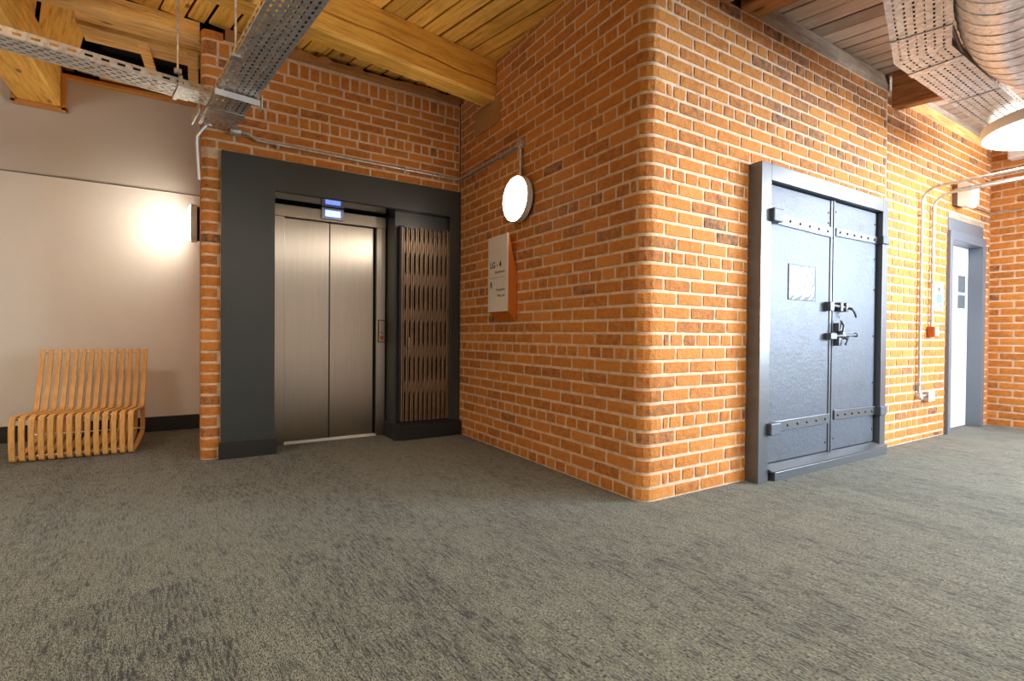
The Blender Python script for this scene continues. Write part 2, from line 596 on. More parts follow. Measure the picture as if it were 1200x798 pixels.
def dark_share(s, z):
    """share of darker purple-brown bricks, most of them high above the iron door"""
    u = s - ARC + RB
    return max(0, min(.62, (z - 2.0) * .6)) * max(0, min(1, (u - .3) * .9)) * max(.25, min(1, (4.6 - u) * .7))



HR = {1, 5, 11, 17, 23, 29, 35}; HM = {0, 4, 10, 16, 22, 28, 34}
holesR = [(S_U(1.0), S_U(2.82), 0, 2.19)]
END1 = S_U(3.02)
for r in range(41):
    z0, z1 = r * CO, (r + 1) * CO
    if r % 2 == 0:
        a, b = S_M(2.148), S_U(.277)
    else:
        a, b = S_M(2.267), S_U(.162)
    if r in HM:
        jm = [a, a - .059] + [a - .059 - .121 * k for k in range(1, 22)]
    else:
        jm = [a - .243 * k * random.uniform(.997, 1.003) for k in range(0, 12)]
    if r in HR:
        jr = [b, b + .059] + [b + .059 + .121 * k for k in range(1, 50)]
    else:
        jr = [b + .243 * k * random.uniform(.998, 1.002) for k in range(0, 16)]
    lay(mbM, P_RM, jm[::-1], z0, z1, lo=S_M(4.55))
    if r <= 38 - (0 if r < 38 else 0):
        brick(mbR, P_RM, a + JT / 2, b - JT / 2, z0 + JT / 2, z1 - JT / 2)
        if r <= 37:
            lay(mbR, P_RM, jr, z0, z1, holesR, hi=END1, old=dark_share)
    elif r < 41:
        brick(mbR, P_RM, a + JT / 2, b - JT / 2, z0 + JT / 2, z1 - JT / 2)
        lay(mbR, P_RM, jr, z0, z1, hi=S_U(.44))
# the far stretch of the long wall, beyond the straight joint
holesR2 = [(S_U(4.40), S_U(5.385), 0, 2.335)]
for r in range(38):
    z0, z1 = r * CO - .03, (r + 1) * CO - .03
    z0 = max(z0, 0)
    if z1 - z0 < .03:
        continue
    if r % 5 == 2:
        j = series(END1, .121, END1 - .1, S_U(5.7))
    else:
        j = series(END1 + (0 if r % 2 else -.12), .243, END1 - .1, S_U(5.7))
    lay(mbR, P_RM, j, z0, z1, holesR2, lo=END1, hi=S_U(5.66), old=dark_share)
wall_right = struct(obj('wall_right', mbR, BRICK, origin=(2.235, 2.07, 0), fixn=False))
wall_mid = struct(obj('wall_middle', mbM, BRICK, origin=(2.235, 2.07, 0), fixn=False))


def sheet(mb, P, s0, s1, z0, z1, d=-.0065, step=.05):
    n = max(1, int((s1 - s0) / step)); m = max(1, int((z1 - z0) / .5))
    g = [[mb.pt(P(s0 + (s1 - s0) * i / n, z0 + (z1 - z0) * j / m, d)) for i in range(n + 1)] for j in range(m + 1)]
    for j in range(m):
        for i in range(n):
            mb.f.append([g[j][i], g[j][i + 1], g[j + 1][i + 1], g[j + 1][i]])


mo = MB()
sheet(mo, P_RM, ARC + .001, S_U(.44), 0, 3.5)
sheet(mo, P_RM, S_U(.44), S_U(4.40), 0, 3.235)
sheet(mo, P_RM, S_U(4.40), S_U(5.385), 2.335, 3.20)
sheet(mo, P_RM, S_U(5.385), S_U(5.66), 0, 3.20)
obj('mortar', mo, MORTAR, wall_right, fixn=False)
mo = MB()
sheet(mo, P_RM, S_M(4.56), ARC + .001, 0, 3.5, step=.02)
obj('mortar', mo, MORTAR, wall_mid, fixn=False)

# far end wall
XF = 7.83


def P_F(s, z, d):
    return Vector((XF - d, 1.95 - s, z))


mb = MB()
for r in range(39):
    z0, z1 = r * CO, (r + 1) * CO
    j = series((.10 if r % 2 else .22), .235 if r % 4 else .243, -.1, 2.6)
    lay(mb, P_F, j, z0, z1, [(2.40, 4.50, 1.20, 2.80)], lo=0.0, hi=2.4)
wf = struct(obj('wall_far', mb, BRICK, origin=(XF, 1.95, 0), fixn=False))
mo = MB()
sheet(mo, P_F, 0, 2.40, 0, 3.45); sheet(mo, P_F, 4.50, 5.2, 0, 3.45); sheet(mo, P_F, 2.40, 4.50, 0, 1.20); sheet(mo, P_F, 2.40, 4.50, 2.80, 3.45)
obj('mortar', mo, MORTAR, wf, fixn=False)

mb = MB()
for q in (-2.52, -1.50, -.48):
    mb.box(XF + .02, XF + .08, q - .03, q + .03, 1.20, 2.80)
for q in (1.23, 2.77):
    mb.box(XF + .02, XF + .08, -2.55, -.45, q - .03, q + .03)
for a, b in ((-.45, -.39), (-2.61, -2.55)):
    mb.box(XF - .005, XF + .16, a, b, 1.17, 2.83)
mb.box(XF - .04, XF + .16, -2.61, -.39, 1.16, 1.20); mb.box(XF - .005, XF + .16, -2.61, -.39, 2.80, 2.84)
struct(obj('window_2', mb, plain('window_frame_white', (.8, .8, .8, 1), .5)))

# lift wall: brick above the dark surround and the slim brick pier on its left
RP = .06
YL = 4.56


def P_L(s, z, d):
    """s<0: return of the pier towards the white wall; then rounded edge; then the front"""
    A = RP * PI / 2
    if s < 0:
        return Vector((.005 - d, YL + RP - s, z))
    if s < A:
        a = s / A * PI / 2
        return Vector((.005 + RP - (RP + d) * math.cos(a), YL + RP - (RP + d) * math.sin(a), z))
    return Vector((.005 + RP + (s - A), YL - d, z))


def S_L(x):
    return RP * PI / 2 + x - .005 - RP


mb = MB()
for r in range(40):
    z0, z1 = r * CO, (r + 1) * CO
    e = S_L(.148)
    if z1 < 2.45:
        st = -.16 if r % 2 else -.05
        lay(mb, P_L, [-1.56 + .24 * k for k in range(0, 6)] + [st, e - (.0 if r % 3 else .02)], z0, z1)
rows = []
z = 2.445
for h, kind in ((.075, 's'), (.075, 's'), (.075, 's'), (.075, 's'), (.098, 'r'), (.082, 's'), (.082, 's'), (.082, 's'), (.080, 's'), (.125, 'r')):
    rows.append((z, z + h, kind)); z += h
for k, (z0, z1, kind) in enumerate(rows):
    x1 = S_L(2.232)
    if kind == 's':
        j = [-.10 if k % 2 else -.03] + [.145 + .0 + (.12 if k % 2 else 0) + .243 * i * random.uniform(.995, 1.005) for i in range(0, 10)]
    else:
        j = [-.05] + [.15 + .085 * i for i in range(0, 26)]
    lay(mb, P_L, j, z0, z1, hi=x1)
    lay(mb, P_L, [-1.56 + .24 * q for q in range(0, 7)], z0, z1, hi=j[0])
# corbelled cap of the pier
brick(mb, P_L, -.12, S_L(.16), z + .005, z + .075)
wl = struct(obj('wall_lift', mb, BRICK, origin=(.1, YL, 0), fixn=False))
mo = MB()
sheet(mo, P_L, -1.56, S_L(.155), 0, 2.44, step=.02)
sheet(mo, P_L, -1.56, S_L(2.235), 2.44, 3.315, step=.02)
obj('mortar', mo, MORTAR, wl, fixn=False)

# ------------------------------------------------------------------ room shell
mb = MB(); mb.box(-4, 8.3, REAR_Y - .2, 6.4, -.08, 0)
struct(obj('floor', mb, CARPET, origin=(0, 0, 0)))
mb = MB(); mb.box(-4, .2, 6.15, 6.35, 0, 2.43)
wall_left = struct(obj('wall_left', mb, WHITE_WALL))
mb = MB(); mb.box(-4, .2, 6.152, 6.35, 2.43, 3.36)
obj('upper_paint', mb, GREY_WALL, wall_left)
mb = MB(); mb.box(-4, .2, 6.15, 6.35, 3.362, 3.66)
obj('added_infill', mb, DARK_GAP, wall_left)  # dark box added to block light leaking in above the wall
mb = MB(); mb.box(-4, .004, 6.142, 6.15, 2.424, 2.432)
struct(obj('trim_1', mb, plain('panel_joint_shade', (.16, .15, .14, 1), .8)))  # thin shadow line of the joint put into a dark grey strip
mb = MB(); mb.box(-4, .004, 6.128, 6.15, 0, .148)
struct(obj('baseboard_left', mb, SKIRT_PAINT, bevel=.003))
mb = MB(); mb.box(-4.2, -4, REAR_Y - .2, 6.35, 0, 3.5)
struct(obj('wall_west', mb, ROOM_WALL))
mb = MB()
wins = [(5.45, 7.65)]
x = -4
for a, b in wins:
    mb.box(x, a, REAR_Y - .2, REAR_Y, 0, 3.5)
    mb.box(a, b, REAR_Y - .2, REAR_Y, 0, .8); mb.box(a, b, REAR_Y - .2, REAR_Y, 2.7, 3.5)
    x = b
mb.box(x, 8.3, REAR_Y - .2, REAR_Y, 0, 3.5)
struct(obj('wall_rear', mb, ROOM_WALL))
for k, (a, b) in enumerate(wins):
    mb = MB()
    for q in (a + .03, (a + b) / 2, b - .03):
        mb.box(q - .03, q + .03, REAR_Y - .1, REAR_Y - .04, .8, 2.7)
    for q in (.83, 1.75, 2.67):
        mb.box(a, b, REAR_Y - .1, REAR_Y - .04, q - .03, q + .03)
    struct(obj('window_%d' % (k + 1), mb, WHITE_DOOR))
# solid body of the lift block so that no light leaks through it
mb = MB(); mb.box(.04, 2.2, 4.95, 6.3, 0, 3.5)
struct(obj('wall_shaft', mb, DARK_GAP))
mb = MB(); mb.prism([(2.26, 2.30, 0), (2.26, 6.3, 0), (8.2, 6.3, 0), (8.2, 2.15, 0), (2.4, 2.30, 0)], (0, 0, 3.5))
struct(obj('wall_block', mb, DARK_GAP))

# ceiling boards, laid across the beams, turned like the beams
CZ = 3.43
th = math.radians(13.7)
bd = Vector((-math.sin(th), math.cos(th), 0)); ad = Vector((math.cos(th), math.sin(th), 0))


def clip(w, x0, x1, y0, y1):
    """interval of t for the line ad*w + bd*t inside the rectangle"""
    lo, hi = -50, 50
    p = ad * w
    for o, d, a, b in ((p.x, bd.x, x0, x1), (p.y, bd.y, y0, y1)):
        t0, t1 = sorted(((a - o) / d, (b - o) / d))
        lo, hi = max(lo, t0), min(hi, t1)
    return lo, hi


def boards(mb, x0, x1, y0, y1, width, gap, seed):
    rnd = random.Random(seed)
    w = -9.0
    while w < 12:
        wd = width * rnd.uniform(.82, 1.2)
        lo, hi = clip(w + wd / 2, x0, x1, y0, y1)
        g = gap * rnd.uniform(.5, 1.6)
        if hi - lo > .05:
            mb.tone = rnd.random()
            z = CZ + rnd.uniform(0, .006)
            mb.obox(ad * (w + wd / 2) + bd * (lo + hi) / 2 + Vector((0, 0, z + .0125)), ad, bd, (0, 0, 1), (wd - g) / 2, (hi - lo) / 2, .0125)
        w += wd


mb = MB(); boards(mb, -4, 2.42, REAR_Y, 4.62, .165, .017, 3); boards(mb, -4, -.78, 4.62, 6.15, .24, .02, 5)
ceil = struct(obj('ceiling', mb, BOARDS, origin=(0, 0, CZ)))
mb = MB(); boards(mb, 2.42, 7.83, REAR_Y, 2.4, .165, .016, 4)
obj('cool_lit_boards', mb, BOARDS_GREY, ceil)  # right-hand boards, toned for the cooler light on that side
mb = MB(); mb.box(-4, 8.3, REAR_Y - .2, 6.4, 3.62, 3.66)
obj('roof_void', mb, DARK_GAP, ceil)
mb = MB()
for k in range(4):
    mb.tone = (.1, .95, .35, .8)[k]
    mb.box(-.80, .02, 4.76 + .165 * k, 4.76 + .165 * k + .135, 3.39 + .02 * (k % 2), 3.43)
mb.tone = .8
mb.prism([(-.44, 5.10, 3.385), (-.36, 5.10, 3.385), (-.33, 5.72, 3.385), (-.41, 5.72, 3.385)], (0, 0, .02))
mb.tone = .6
mb.box(-.09, -.01, 5.05, 5.75, 3.36, 3.385)
mb.box(-.80, .0, 5.95, 6.15, 3.395, 3.42)
obj('patch_boards', mb, JOIST, ceil)

# ------------------------------------------------------------------ timber beams
def beam_mesh(name, a, b, w, z0, z1, mat, sign=1, crack=False, cham=.02):
    """a,b: near lower edge end points (x,y); w: width away; crack: a wandering split in the near face"""
    a, b = Vector((*a, 0)), Vector((*b, 0))
    d = (b - a); L = d.length; d.normalize(); n = Vector((-d.y, d.x, 0)) * sign
    mb = MB(); mb.tone = .62
    N = 60 if crack else 2
    rings = []
    for i in range(N + 1):
        t = L * i / N
        zc = z0 + (z1 - z0) * (.50 - .10 * t / L + .02 * math.sin(t * 5.1) + .012 * math.sin(t * 13.7))
        op = (.006 + .006 * abs(math.sin(t * 2.3 + 1))) if crack else 0
        wob = .002 * math.sin(t * 7)
        prof = [(0, cham), (0, (zc - z0) - .5 * op - .004)]
        if crack:
            prof += [(.03, zc - z0 - .4 * op), (.03, zc - z0 + .4 * op), (-.004, zc - z0 + .5 * op + .004)]
        prof += [(-.004 if crack else 0, z1 - z0), (w, z1 - z0), (w, cham), (w - cham, 0), (cham, 0)]
        rings.append([mb.pt(a + d * t + n * (q + wob) + Vector((0, 0, z0 + h))) for q, h in prof])
    m = len(rings[0])
    for p, q in zip(rings, rings[1:]):
        for j in range(m):
            mb.f.append([p[j], p[(j + 1) % m], q[(j + 1) % m], q[j]])
    mb.f.append(rings[0][::-1]); mb.f.append(rings[-1])
    o = obj(name, mb, mat)
    o['kind'] = 'thing'
    return o


dB = math.radians(8.3)
bx = lambda x: 3.63 + (x - .73) * math.tan(dB)
tag(beam_mesh('timber_beam', (-3.95, bx(-3.95)), (2.232, bx(2.232)), .20, 3.10, 3.428, BEAM, crack=True),
    'large golden pine ceiling beam with a long split, running over the lift into brick', 'beam', 'ceiling beams')
tag(beam_mesh('timber_beam', (-1.375, 6.14), (-1.375, 3.60), .30, 3.06, 3.428, BEAM_Y, sign=1, cham=.012),
    'wide pale pine ceiling beam ending in the grey wall above the slatted chair', 'beam', 'ceiling beams')
tag(beam_mesh('timber_beam', (-1.07, 4.605), (.0, 4.62), .13, 3.30, 3.428, JOIST),
    'old worn joist running from beside the brick pier behind the narrow cable tray', 'beam', 'ceiling beams')
tan11 = math.tan(math.radians(12.5))


def cross_beam(x0, x1, z0, label, mat):
    y0 = O_R.y - (x0 - O_R.x) * math.tan(-A_R)
    L = y0 + 2.95
    o = beam_mesh('timber_beam', (x0, y0 + .005), (x0 + L * tan11, y0 - L), (x1 - x0), z0, 3.428, mat, sign=1, cham=.012)
    return tag(o, label, 'beam', 'ceiling beams')


cross_beam(2.60, 2.962, 3.215, 'thick brown ceiling beam bearing on the brick just past the rounded corner', OLD_BEAM)
cross_beam(3.115, 3.315, 3.235, 'brown ceiling beam bearing on brick beside the start of the dusty wall plate', OLD_BEAM)
cross_beam(5.335, 5.45, 3.10, 'dark narrow ceiling joist beyond the dusty wall plate, beside the wide cable tray', OLD_BEAM)
# dusty plate lying on the brick
mb = MB(WR); mb.tone = .5
N = 24
rg = []
for i in range(N + 1):
    u = 1.10 + (3.03 - 1.10) * i / N
    j = [random.uniform(-.006, .006) for _ in range(5)]
    rg.append([mb.pt((u, v, z)) for v, z in ((.02 + j[0], 3.235), (.005 + j[1], 3.29 + j[2]), (.03 + j[3], 3.385 + j[4]), (.22, 3.39), (.22, 3.235))])
for p, q in zip(rg, rg[1:]):
    for j in range(5):
        mb.f.append([p[j], p[(j + 1) % 5], q[(j + 1) % 5], q[j]])
mb.f.append(rg[0][::-1]); mb.f.append(rg[-1])
o = tag(obj('wall_plate', mb, OLD_PLATE), 'dusty grey timber wall plate lying on top of the brick above the iron door', 'timber'); o['kind'] = 'thing'
mb = MB(WR); mb.tone = .5
mb.box(3.25, 5.6, .004, .2, 3.20, 3.30)
o = tag(obj('wall_plate', mb, JOIST), 'brown timber wall plate on top of the far brickwork near the round ceiling lamp', 'timber'); o['kind'] = 'thing'
mb = MB(WR); mb.tone = .4; mb.box(.46, 5.6, .06, .09, 3.20, 3.428)
struct(obj('trim_2', mb, OLD_PLATE))
# dirty ledge above the lift brickwork
mb = MB(); mb.tone = .4
rg = []
for i in range(31):
    xx = .17 + 2.05 * i / 30
    j = [random.uniform(-.010, .010) for _ in range(4)]
    rg.append([mb.pt((xx, y, z)) for y, z in ((4.505 + j[0], 3.318), (4.53 + j[1], 3.385 + 1.5 * j[2]), (4.75, 3.39), (4.75, 3.318))])
for p, q in zip(rg, rg[1:]):
    for j in range(4):
        mb.f.append([p[j], p[(j + 1) % 4], q[(j + 1) % 4], q[j]])
mb.f.append(rg[0][::-1]); mb.f.append(rg[-1])
o = tag(obj('mortar_ledge', mb, PLY), 'rough crumbling ledge between the lift brickwork and the pine beam', 'ledge')
# board let into the brick below the beam end
mb = MB(); mb.box(2.226, 2.24, 3.775, 4.235, 2.885, 3.125)
tag(obj('wall_board', mb, PLY, bevel=.002), 'flat tan board set into the brick under the end of the pine beam', 'board')
# pine trim round the head of the white wall and the beam end
mb = MB()
z0 = 3.335
mb.box(-1.04, .004, 6.075, 6.15, z0, z0 + .035)
mb.box(-4, -1.41, 6.075, 6.15, z0, z0 + .035)
mb.box(-1.072, -1.04, 6.075, 6.15, 3.03, z0 + .035)
mb.box(-1.41, -1.378, 6.075, 6.15, 3.03, z0 + .035)
mb.box(-1.41, -1.04, 6.075, 6.15, 3.028, 3.058)
struct(obj('trim_3', mb, TRIM_WOOD, bevel=.003))

# ------------------------------------------------------------------ lift surround (painted) : setting
mb = MB()
mb.prism([(.145, 4.53, 0), (.53, 4.53, 0), (.53, 4.53, 2.18), (2.12, 4.53, 2.18), (2.12, 4.53, 0), (2.232, 4.53, 0), (2.232, 4.53, 2.44), (.145, 4.53, 2.44)], (0, .37, 0))
mb.box(1.575, 2.12, 4.605, 4.9, 0, 2.178)
sur = struct(obj('trim_4', mb, DARK_PAINT, bevel=.004))
mb = MB(); mb.box(.532, 2.118, 4.54, 4.9, 2.172, 2.182)
obj('soffit', mb, SOFFIT_PAINT, sur)
mb = MB()
mb.box(.13, .545, 4.508, 4.53, 0, .138)
struct(obj('baseboard_lift', mb, SKIRT_PAINT, bevel=.004))
mb = MB()
mb.box(1.60, 2.232, 4.475, 4.605, 0, .135)
mb.prism([(1.60, 4.478, .135), (1.60, 4.605, .175), (1.60, 4.605, .135)], (.632, 0, 0))
mb.box(1.552, 1.602, 4.49, 4.84, 0, .15)
struct(obj('baseboard_gate', mb, SKIRT_PAINT, bevel=.004))

# ------------------------------------------------------------------ the lift
lift = thing('lift', (1.05, 4.86, 0), 'brushed steel lift with closed double doors in dark grey surround', 'lift')
mb = MB(); mb.box(.558, 1.562, 4.835, 4.90, 2.045, 2.150)
obj('header', mb, STEEL, lift, bevel=.002)
mb = MB(); mb.box(.535, .645, 4.845, 4.90, .0, 2.045)
obj('jamb', mb, STEEL, lift, bevel=.002)
mb = MB(); mb.box(1.475, 1.562, 4.845, 4.90, .0, 2.045)
jr_ = obj('jamb', mb, STEEL, lift, bevel=.002)
mb = MB(); mb.box(.645, 1.475, 4.925, 4.945, .0, 2.05)
obj('shadow_gap', mb, BLACK, lift)
mb = MB(); mb.box(.648, 1.034, 4.88, 4.91, .022, 2.04)
obj('door_panel', mb, STEEL, lift, bevel=.002)
mb = MB(); mb.box(1.044, 1.452, 4.886, 4.91, .022, 2.04)
obj('door_panel', mb, STEEL, lift, bevel=.002)
mb = MB(); mb.box(.645, 1.475, 4.84, 4.93, .0, .012)
for k in range(3):
    mb.box(.645, 1.475, 4.846 + .02 * k, 4.852 + .02 * k, .012, .018)
obj('door_sill', mb, ALU, lift, bevel=.001)
mb = MB(); mb.box(1.490, 1.562, 4.8405, 4.846, .918, 1.142)
obj('panel_shadow', mb, BLACK, lift)
mb = MB(); mb.box(1.496, 1.556, 4.830, 4.845, .925, 1.135)
cp = obj('call_panel', mb, plain('panel_steel', (.42, .34, .29, 1), .45, metal=.5), lift, bevel=.003)
mb = MB(); mb.lathe((1.528, 4.830, 1.02), (0, -1, 0), [(.012, 0), (.012, .005), (.009, .007), (0, .007)], 20)
obj('call_button', mb, BLACK, cp, smooth=True)
mb = MB(); mb.lathe((1.530, 4.8235, 1.022), (0, -1, 0), [(.006, 0), (.006, .002), (0, .002)], 16)
obj('button_glint', mb, WHITE_PLASTIC, cp)
mb = MB(); mb.lathe((1.526, 4.8295, .965), (0, -1, 0), [(0, .0002), (.021, .0002), (.021, .001), (.015, .001), (.015, .0004)], 24)
mb.obox((1.526, 4.829, .965), (.707, 0, -.707), (0, 1, 0), (.707, 0, .707), .018, .0006, .003)
obj('no_fire_sign', mb, RED, cp)
ind = MB(); ind.box(.952, 1.152, 4.812, 4.838, 2.062, 2.168)
fi = obj('floor_indicator', ind, plain('indicator_metal', (.42, .41, .44, 1), .3, metal=.6), lift, bevel=.003)
mb = MB(); mb.box(.980, 1.124, 4.809, 4.813, 2.083, 2.148)
obj('screen_frame', mb, SCREEN_EDGE, fi)
mb = MB(); mb.box(.985, 1.119, 4.807, 4.811, 2.087, 2.144)
obj('screen', mb, SCREEN, fi)


def text_mb(txt, size, align='LEFT', T=None, extrude=.0005, bold=False):
    cu = bpy.data.curves.new('lettering', 'FONT')
    cu.body = txt; cu.size = size; cu.align_x = align; cu.extrude = extrude
    if bold:
        cu.offset = size * .022
    o = bpy.data.objects.new('lettering', cu)
    link(o)
    dg = bpy.context.evaluated_depsgraph_get()
    me = bpy.data.meshes.new_from_object(o.evaluated_get(dg))
    mb = MB(T)
    off = len(mb.v)
    for v in me.vertices:
        mb.pt(v.co)
    for p in me.polygons:
        mb.f.append([off + i for i in p.vertices])
    bpy.data.objects.remove(o); bpy.data.curves.remove(cu); bpy.data.meshes.remove(me)
    return mb


def face_T(origin, right, up):
    r, u = Vector(right).normalized(), Vector(up).normalized(); n = r.cross(u)
    T = Matrix.Identity(4)
    for i in range(3):
        T[i][0], T[i][1], T[i][2], T[i][3] = r[i], u[i], n[i], origin[i]
    return T


obj('digit', text_mb('0', .05, 'CENTER', face_T((1.03, 4.8065, 2.098), (1, 0, 0), (0, 0, 1))), plain('digit_blue', (.2, .3, .7, 1), .5, emit=(.55, .66, 1.0), estr=.85), fi)

# ------------------------------------------------------------------ folding gate
mb = MB(); mb.box(1.62, 2.118, 4.598, 4.604, .17, 2.03)
obj('gate_shade', mb, BLACK, sur)  # black backing painted as the shade behind the gate bars
gate = thing('folding_gate', (1.89, 4.58, .15), 'old brown metal folding lattice gate closed beside the lift doors', 'gate')
gx0, gx1, NB = 1.640, 2.105, 11
for k in range(NB):
    x = gx0 + (gx1 - gx0) * k / (NB - 1)
    zt = 2.03 + .012 * random.uniform(-1, 1)
    mb = MB()
    mb.box(x - .0150, x - .0060, 4.545, 4.567, .165, zt)
    mb.box(x + .0050, x + .0125, 4.549, 4.567, .165, zt - .01)
    mb.box(x - .0060, x + .0050, 4.563, 4.567, .28, zt - .10)
    obj('bar', mb, RUST, gate, bevel=.001)
st_ = (gx1 - gx0) / (NB - 1)
LATTICE = plain('lattice_metal', (.22, .15, .10, 1), .45, metal=.5, var=.4)
for zc in (1.84, 1.53, 1.19, .84, .50):
    lat = MB()
    for k in range(NB - 1):
        x = gx0 + st_ * k
        for (za, zb, yy) in ((zc - .10, zc + .10, 4.5535), (zc + .10, zc - .10, 4.558)):
            a, b = Vector((x, yy, za)), Vector((x + st_, yy, zb))
            d = (b - a).normalized(); s = d.cross(Vector((0, 1, 0)))
            lat.obox((a + b) / 2, d, (0, 1, 0), s, (b - a).length / 2, .0018, .0085)
    obj('lattice', lat, LATTICE, gate)
mb = MB()
mb.tube([(1.690, 4.545, .965), (1.690, 4.515, .960), (1.690, 4.510, .92), (1.690, 4.515, .875), (1.690, 4.545, .870)], .008, 8)
mb.lathe((1.690, 4.512, .96), (0, -1, 0), [(.012, 0), (.010, .008), (0, .010)], 12)
obj('handle', mb, plain('polished_pull', (.55, .45, .35, 1), .25, metal=.9), gate, smooth=True)
mb = MB(); mb.box(1.605, 1.655, 4.55, 4.585, .17, 2.035)
obj('stile', mb, BLACK, gate, bevel=.002)

# ------------------------------------------------------------------ iron double door in its frame
iron = thing('iron_double_door', wr(1.9, .05, 0), 'grey painted iron double doors with riveted straps in a deep steel frame', 'door')
mb = MB(WR)
mb.box(.99, 1.105, -.095, .12, 0, 2.2)
obj('frame_post', mb, FRAME_PAINT, iron, bevel=.003)
mb = MB(WR)
mb.box(2.732, 2.825, -.095, .12, 0, 2.2)
obj('frame_post', mb, FRAME_PAINT, iron, bevel=.003)
mb = MB(WR)
mb.box(1.105, 2.732, -.095, .12, 2.09, 2.2)
obj('frame_head', mb, FRAME_PAINT, iron, bevel=.003)
mb = MB(WR)
mb.box(1.15, 2.815, -.118, .05, -.002, .062)
mb.prism([(1.105, -.118, .062), (1.105, -.128, .075), (1.105, -.05, .105), (1.105, .0, .105), (1.105, .0, .062)], (1.71, 0, 0))
obj('threshold', mb, FRAME_PAINT, iron, bevel=.003)
mb = MB(WR); mb.box(1.105, 2.732, .0, .05, .06, 2.09)
obj('dark_reveal', mb, BLACK, iron)
leaves = []
for u0, u1 in ((1.134, 1.962), (2.008, 2.708)):
    mb = MB(WR); mb.box(u0, u1, -.052, -.03, .112, 2.078)
    leaves.append(obj('door_leaf', mb, IRON, iron, bevel=.003))
mb = MB(WR); mb.box(1.957, 2.014, -.060, -.01, .11, 2.08)
obj('meeting_strip', mb, FRAME_PAINT, iron, bevel=.003)
mb = MB(WR); mb.box(1.984, 2.008, -.066, -.06, .11, 2.08)
obj('cover_bead', mb, IRON, iron, bevel=.002)


def rivet(mb, u, z, n, r=.011):
    mb.lathe(wr(u, n, z), wr(0, 1, 0) - wr(0, 0, 0), [(r, 0), (r * .85, r * .45), (r * .45, r * .75), (0, r * .8)], 12)


def strap(leaf, ua, ub, za, zb, h, knuckle):
    """knuckle: 'l' or 'r' end that turns on the frame"""
    mb = MB(WR)
    mb.prism([(ua, -.052, za - h / 2), (ub, -.052, zb - h / 2), (ub, -.052, zb + h / 2), (ua, -.052, za + h / 2)], (0, -.014, 0))
    s = obj('strap', mb, FRAME_PAINT, leaf, bevel=.002)
    rv = MB()
    n = 6
    for k in range(n):
        t = (k + .45) / n
        rivet(rv, ua + (ub - ua) * t, za + (zb - za) * t, .066)
    obj('rivets', rv, SKIRT_PAINT, leaf, smooth=True)
    mb = MB(WR)
    if knuckle == 'l':
        mb.box(1.085, 1.205, -.128, -.052, za - h * .58, za + h * .58)
    else:
        mb.box(2.705, 2.815, -.112, -.052, zb - h * .55, zb + h * .55)
    obj('hinge_block', mb, IRON, leaf, bevel=.008)


strap(leaves[0], 1.20, 1.968, 1.846, 1.828, .078, 'l')
strap(leaves[1], 2.03, 2.71, 1.840, 1.845, .062, 'r')
strap(leaves[0], 1.20, 1.968, .365, .370, .074, 'l')
strap(leaves[1], 2.04, 2.71, .388, .378, .074, 'r')
for leaf, us in ((leaves[0], (1.145,)), (leaves[1], (2.685,))):
    rv = MB()
    for u in us:
        for z in (.22, .62, 1.02, 1.42, 1.68, 1.98):
            rivet(rv, u, z, .052, .009)
    for u, z in ((1.93, 1.98), (1.93, 1.90), (1.93, .18)) if leaf is leaves[0] else ((2.04, 2.0), (2.05, .2)):
        rivet(rv, u, z, .052, .008)
    obj('edge_rivets', rv, SKIRT_PAINT, leaf, smooth=True)
# clear pinned sheet
mb = MB(WR)
N = 10
g = [[mb.pt((1.395 + .352 * i / N, -.056 - .006 * abs(math.sin(i * 1.1 + j * .7)) * (1 if 0 < i < N and 0 < j < N else 0), 1.283 + .254 * j / N)) for i in range(N + 1)] for j in range(N + 1)]
for j in range(N):
    for i in range(N):
        mb.f.append([g[j][i], g[j][i + 1], g[j + 1][i + 1], g[j + 1][i]])
sh = obj('notice_sheet', mb, SHEET, leaves[0], smooth=False, fixn=False)
sh['label'] = 'crumpled pale sheet pinned to the left iron leaf'
mb = MB(WR)
for a, b, c, d in ((1.391, 1.751, 1.279, 1.284), (1.391, 1.751, 1.535, 1.540), (1.391, 1.397, 1.279, 1.540), (1.744, 1.751, 1.279, 1.540)):
    mb.box(a, b, -.0575, -.052, c, d)
obj('sheet_edge', mb, BLACK, leaves[0])
# bolts
mb = MB(WR)
mb.tube([(1.88, -.082, 1.258), (2.24, -.082, 1.240)], .013, 10)
mb.tube([(2.16, -.082, 1.244), (2.16, -.125, 1.235), (2.185, -.135, 1.200), (2.215, -.13, 1.17)], .008, 8)
bolt = obj('bolt', mb, IRON, iron, smooth=True)
for u, wd in ((1.915, .055), (2.06, .035), (2.14, .03)):
    mb = MB(WR); mb.box(u - wd / 2, u + wd / 2, -.102, -.05, 1.247 - .036, 1.247 + .036)
    obj('keeper', mb, FRAME_PAINT, bolt, bevel=.006)
mb = MB(WR)
mb.tube([(1.93, -.09, 1.015), (2.25, -.09, 1.025), (2.29, -.09, 1.027)], .012, 10)
mb.lathe((2.29, -.09, 1.027), (1, 0, 0), [(.012, 0), (.018, .004), (.018, .02), (0, .022)], 12)
bolt = obj('bolt', mb, IRON, iron, smooth=True)
for (u0, u1, za, zb) in ((1.895, 1.985, .99, 1.04), (2.01, 2.055, 1.05, 1.12), (2.015, 2.06, .94, 1.005), (2.075, 2.12, .99, 1.055)):
    mb = MB(WR); mb.box(u0, u1, -.104, -.05, za, zb)
    obj('keeper', mb, FRAME_PAINT, bolt, bevel=.006)
mb = MB(WR)
mb.tube([(2.035, -.09, 1.03), (2.035, -.12, 1.06), (2.05, -.12, 1.10), (2.04, -.10, 1.14)], .009, 8)
mb.tube([(2.09, -.09, 1.02), (2.09, -.13, .99), (2.06, -.13, .95)], .009, 8)
obj('lever', mb, IRON, bolt, smooth=True)

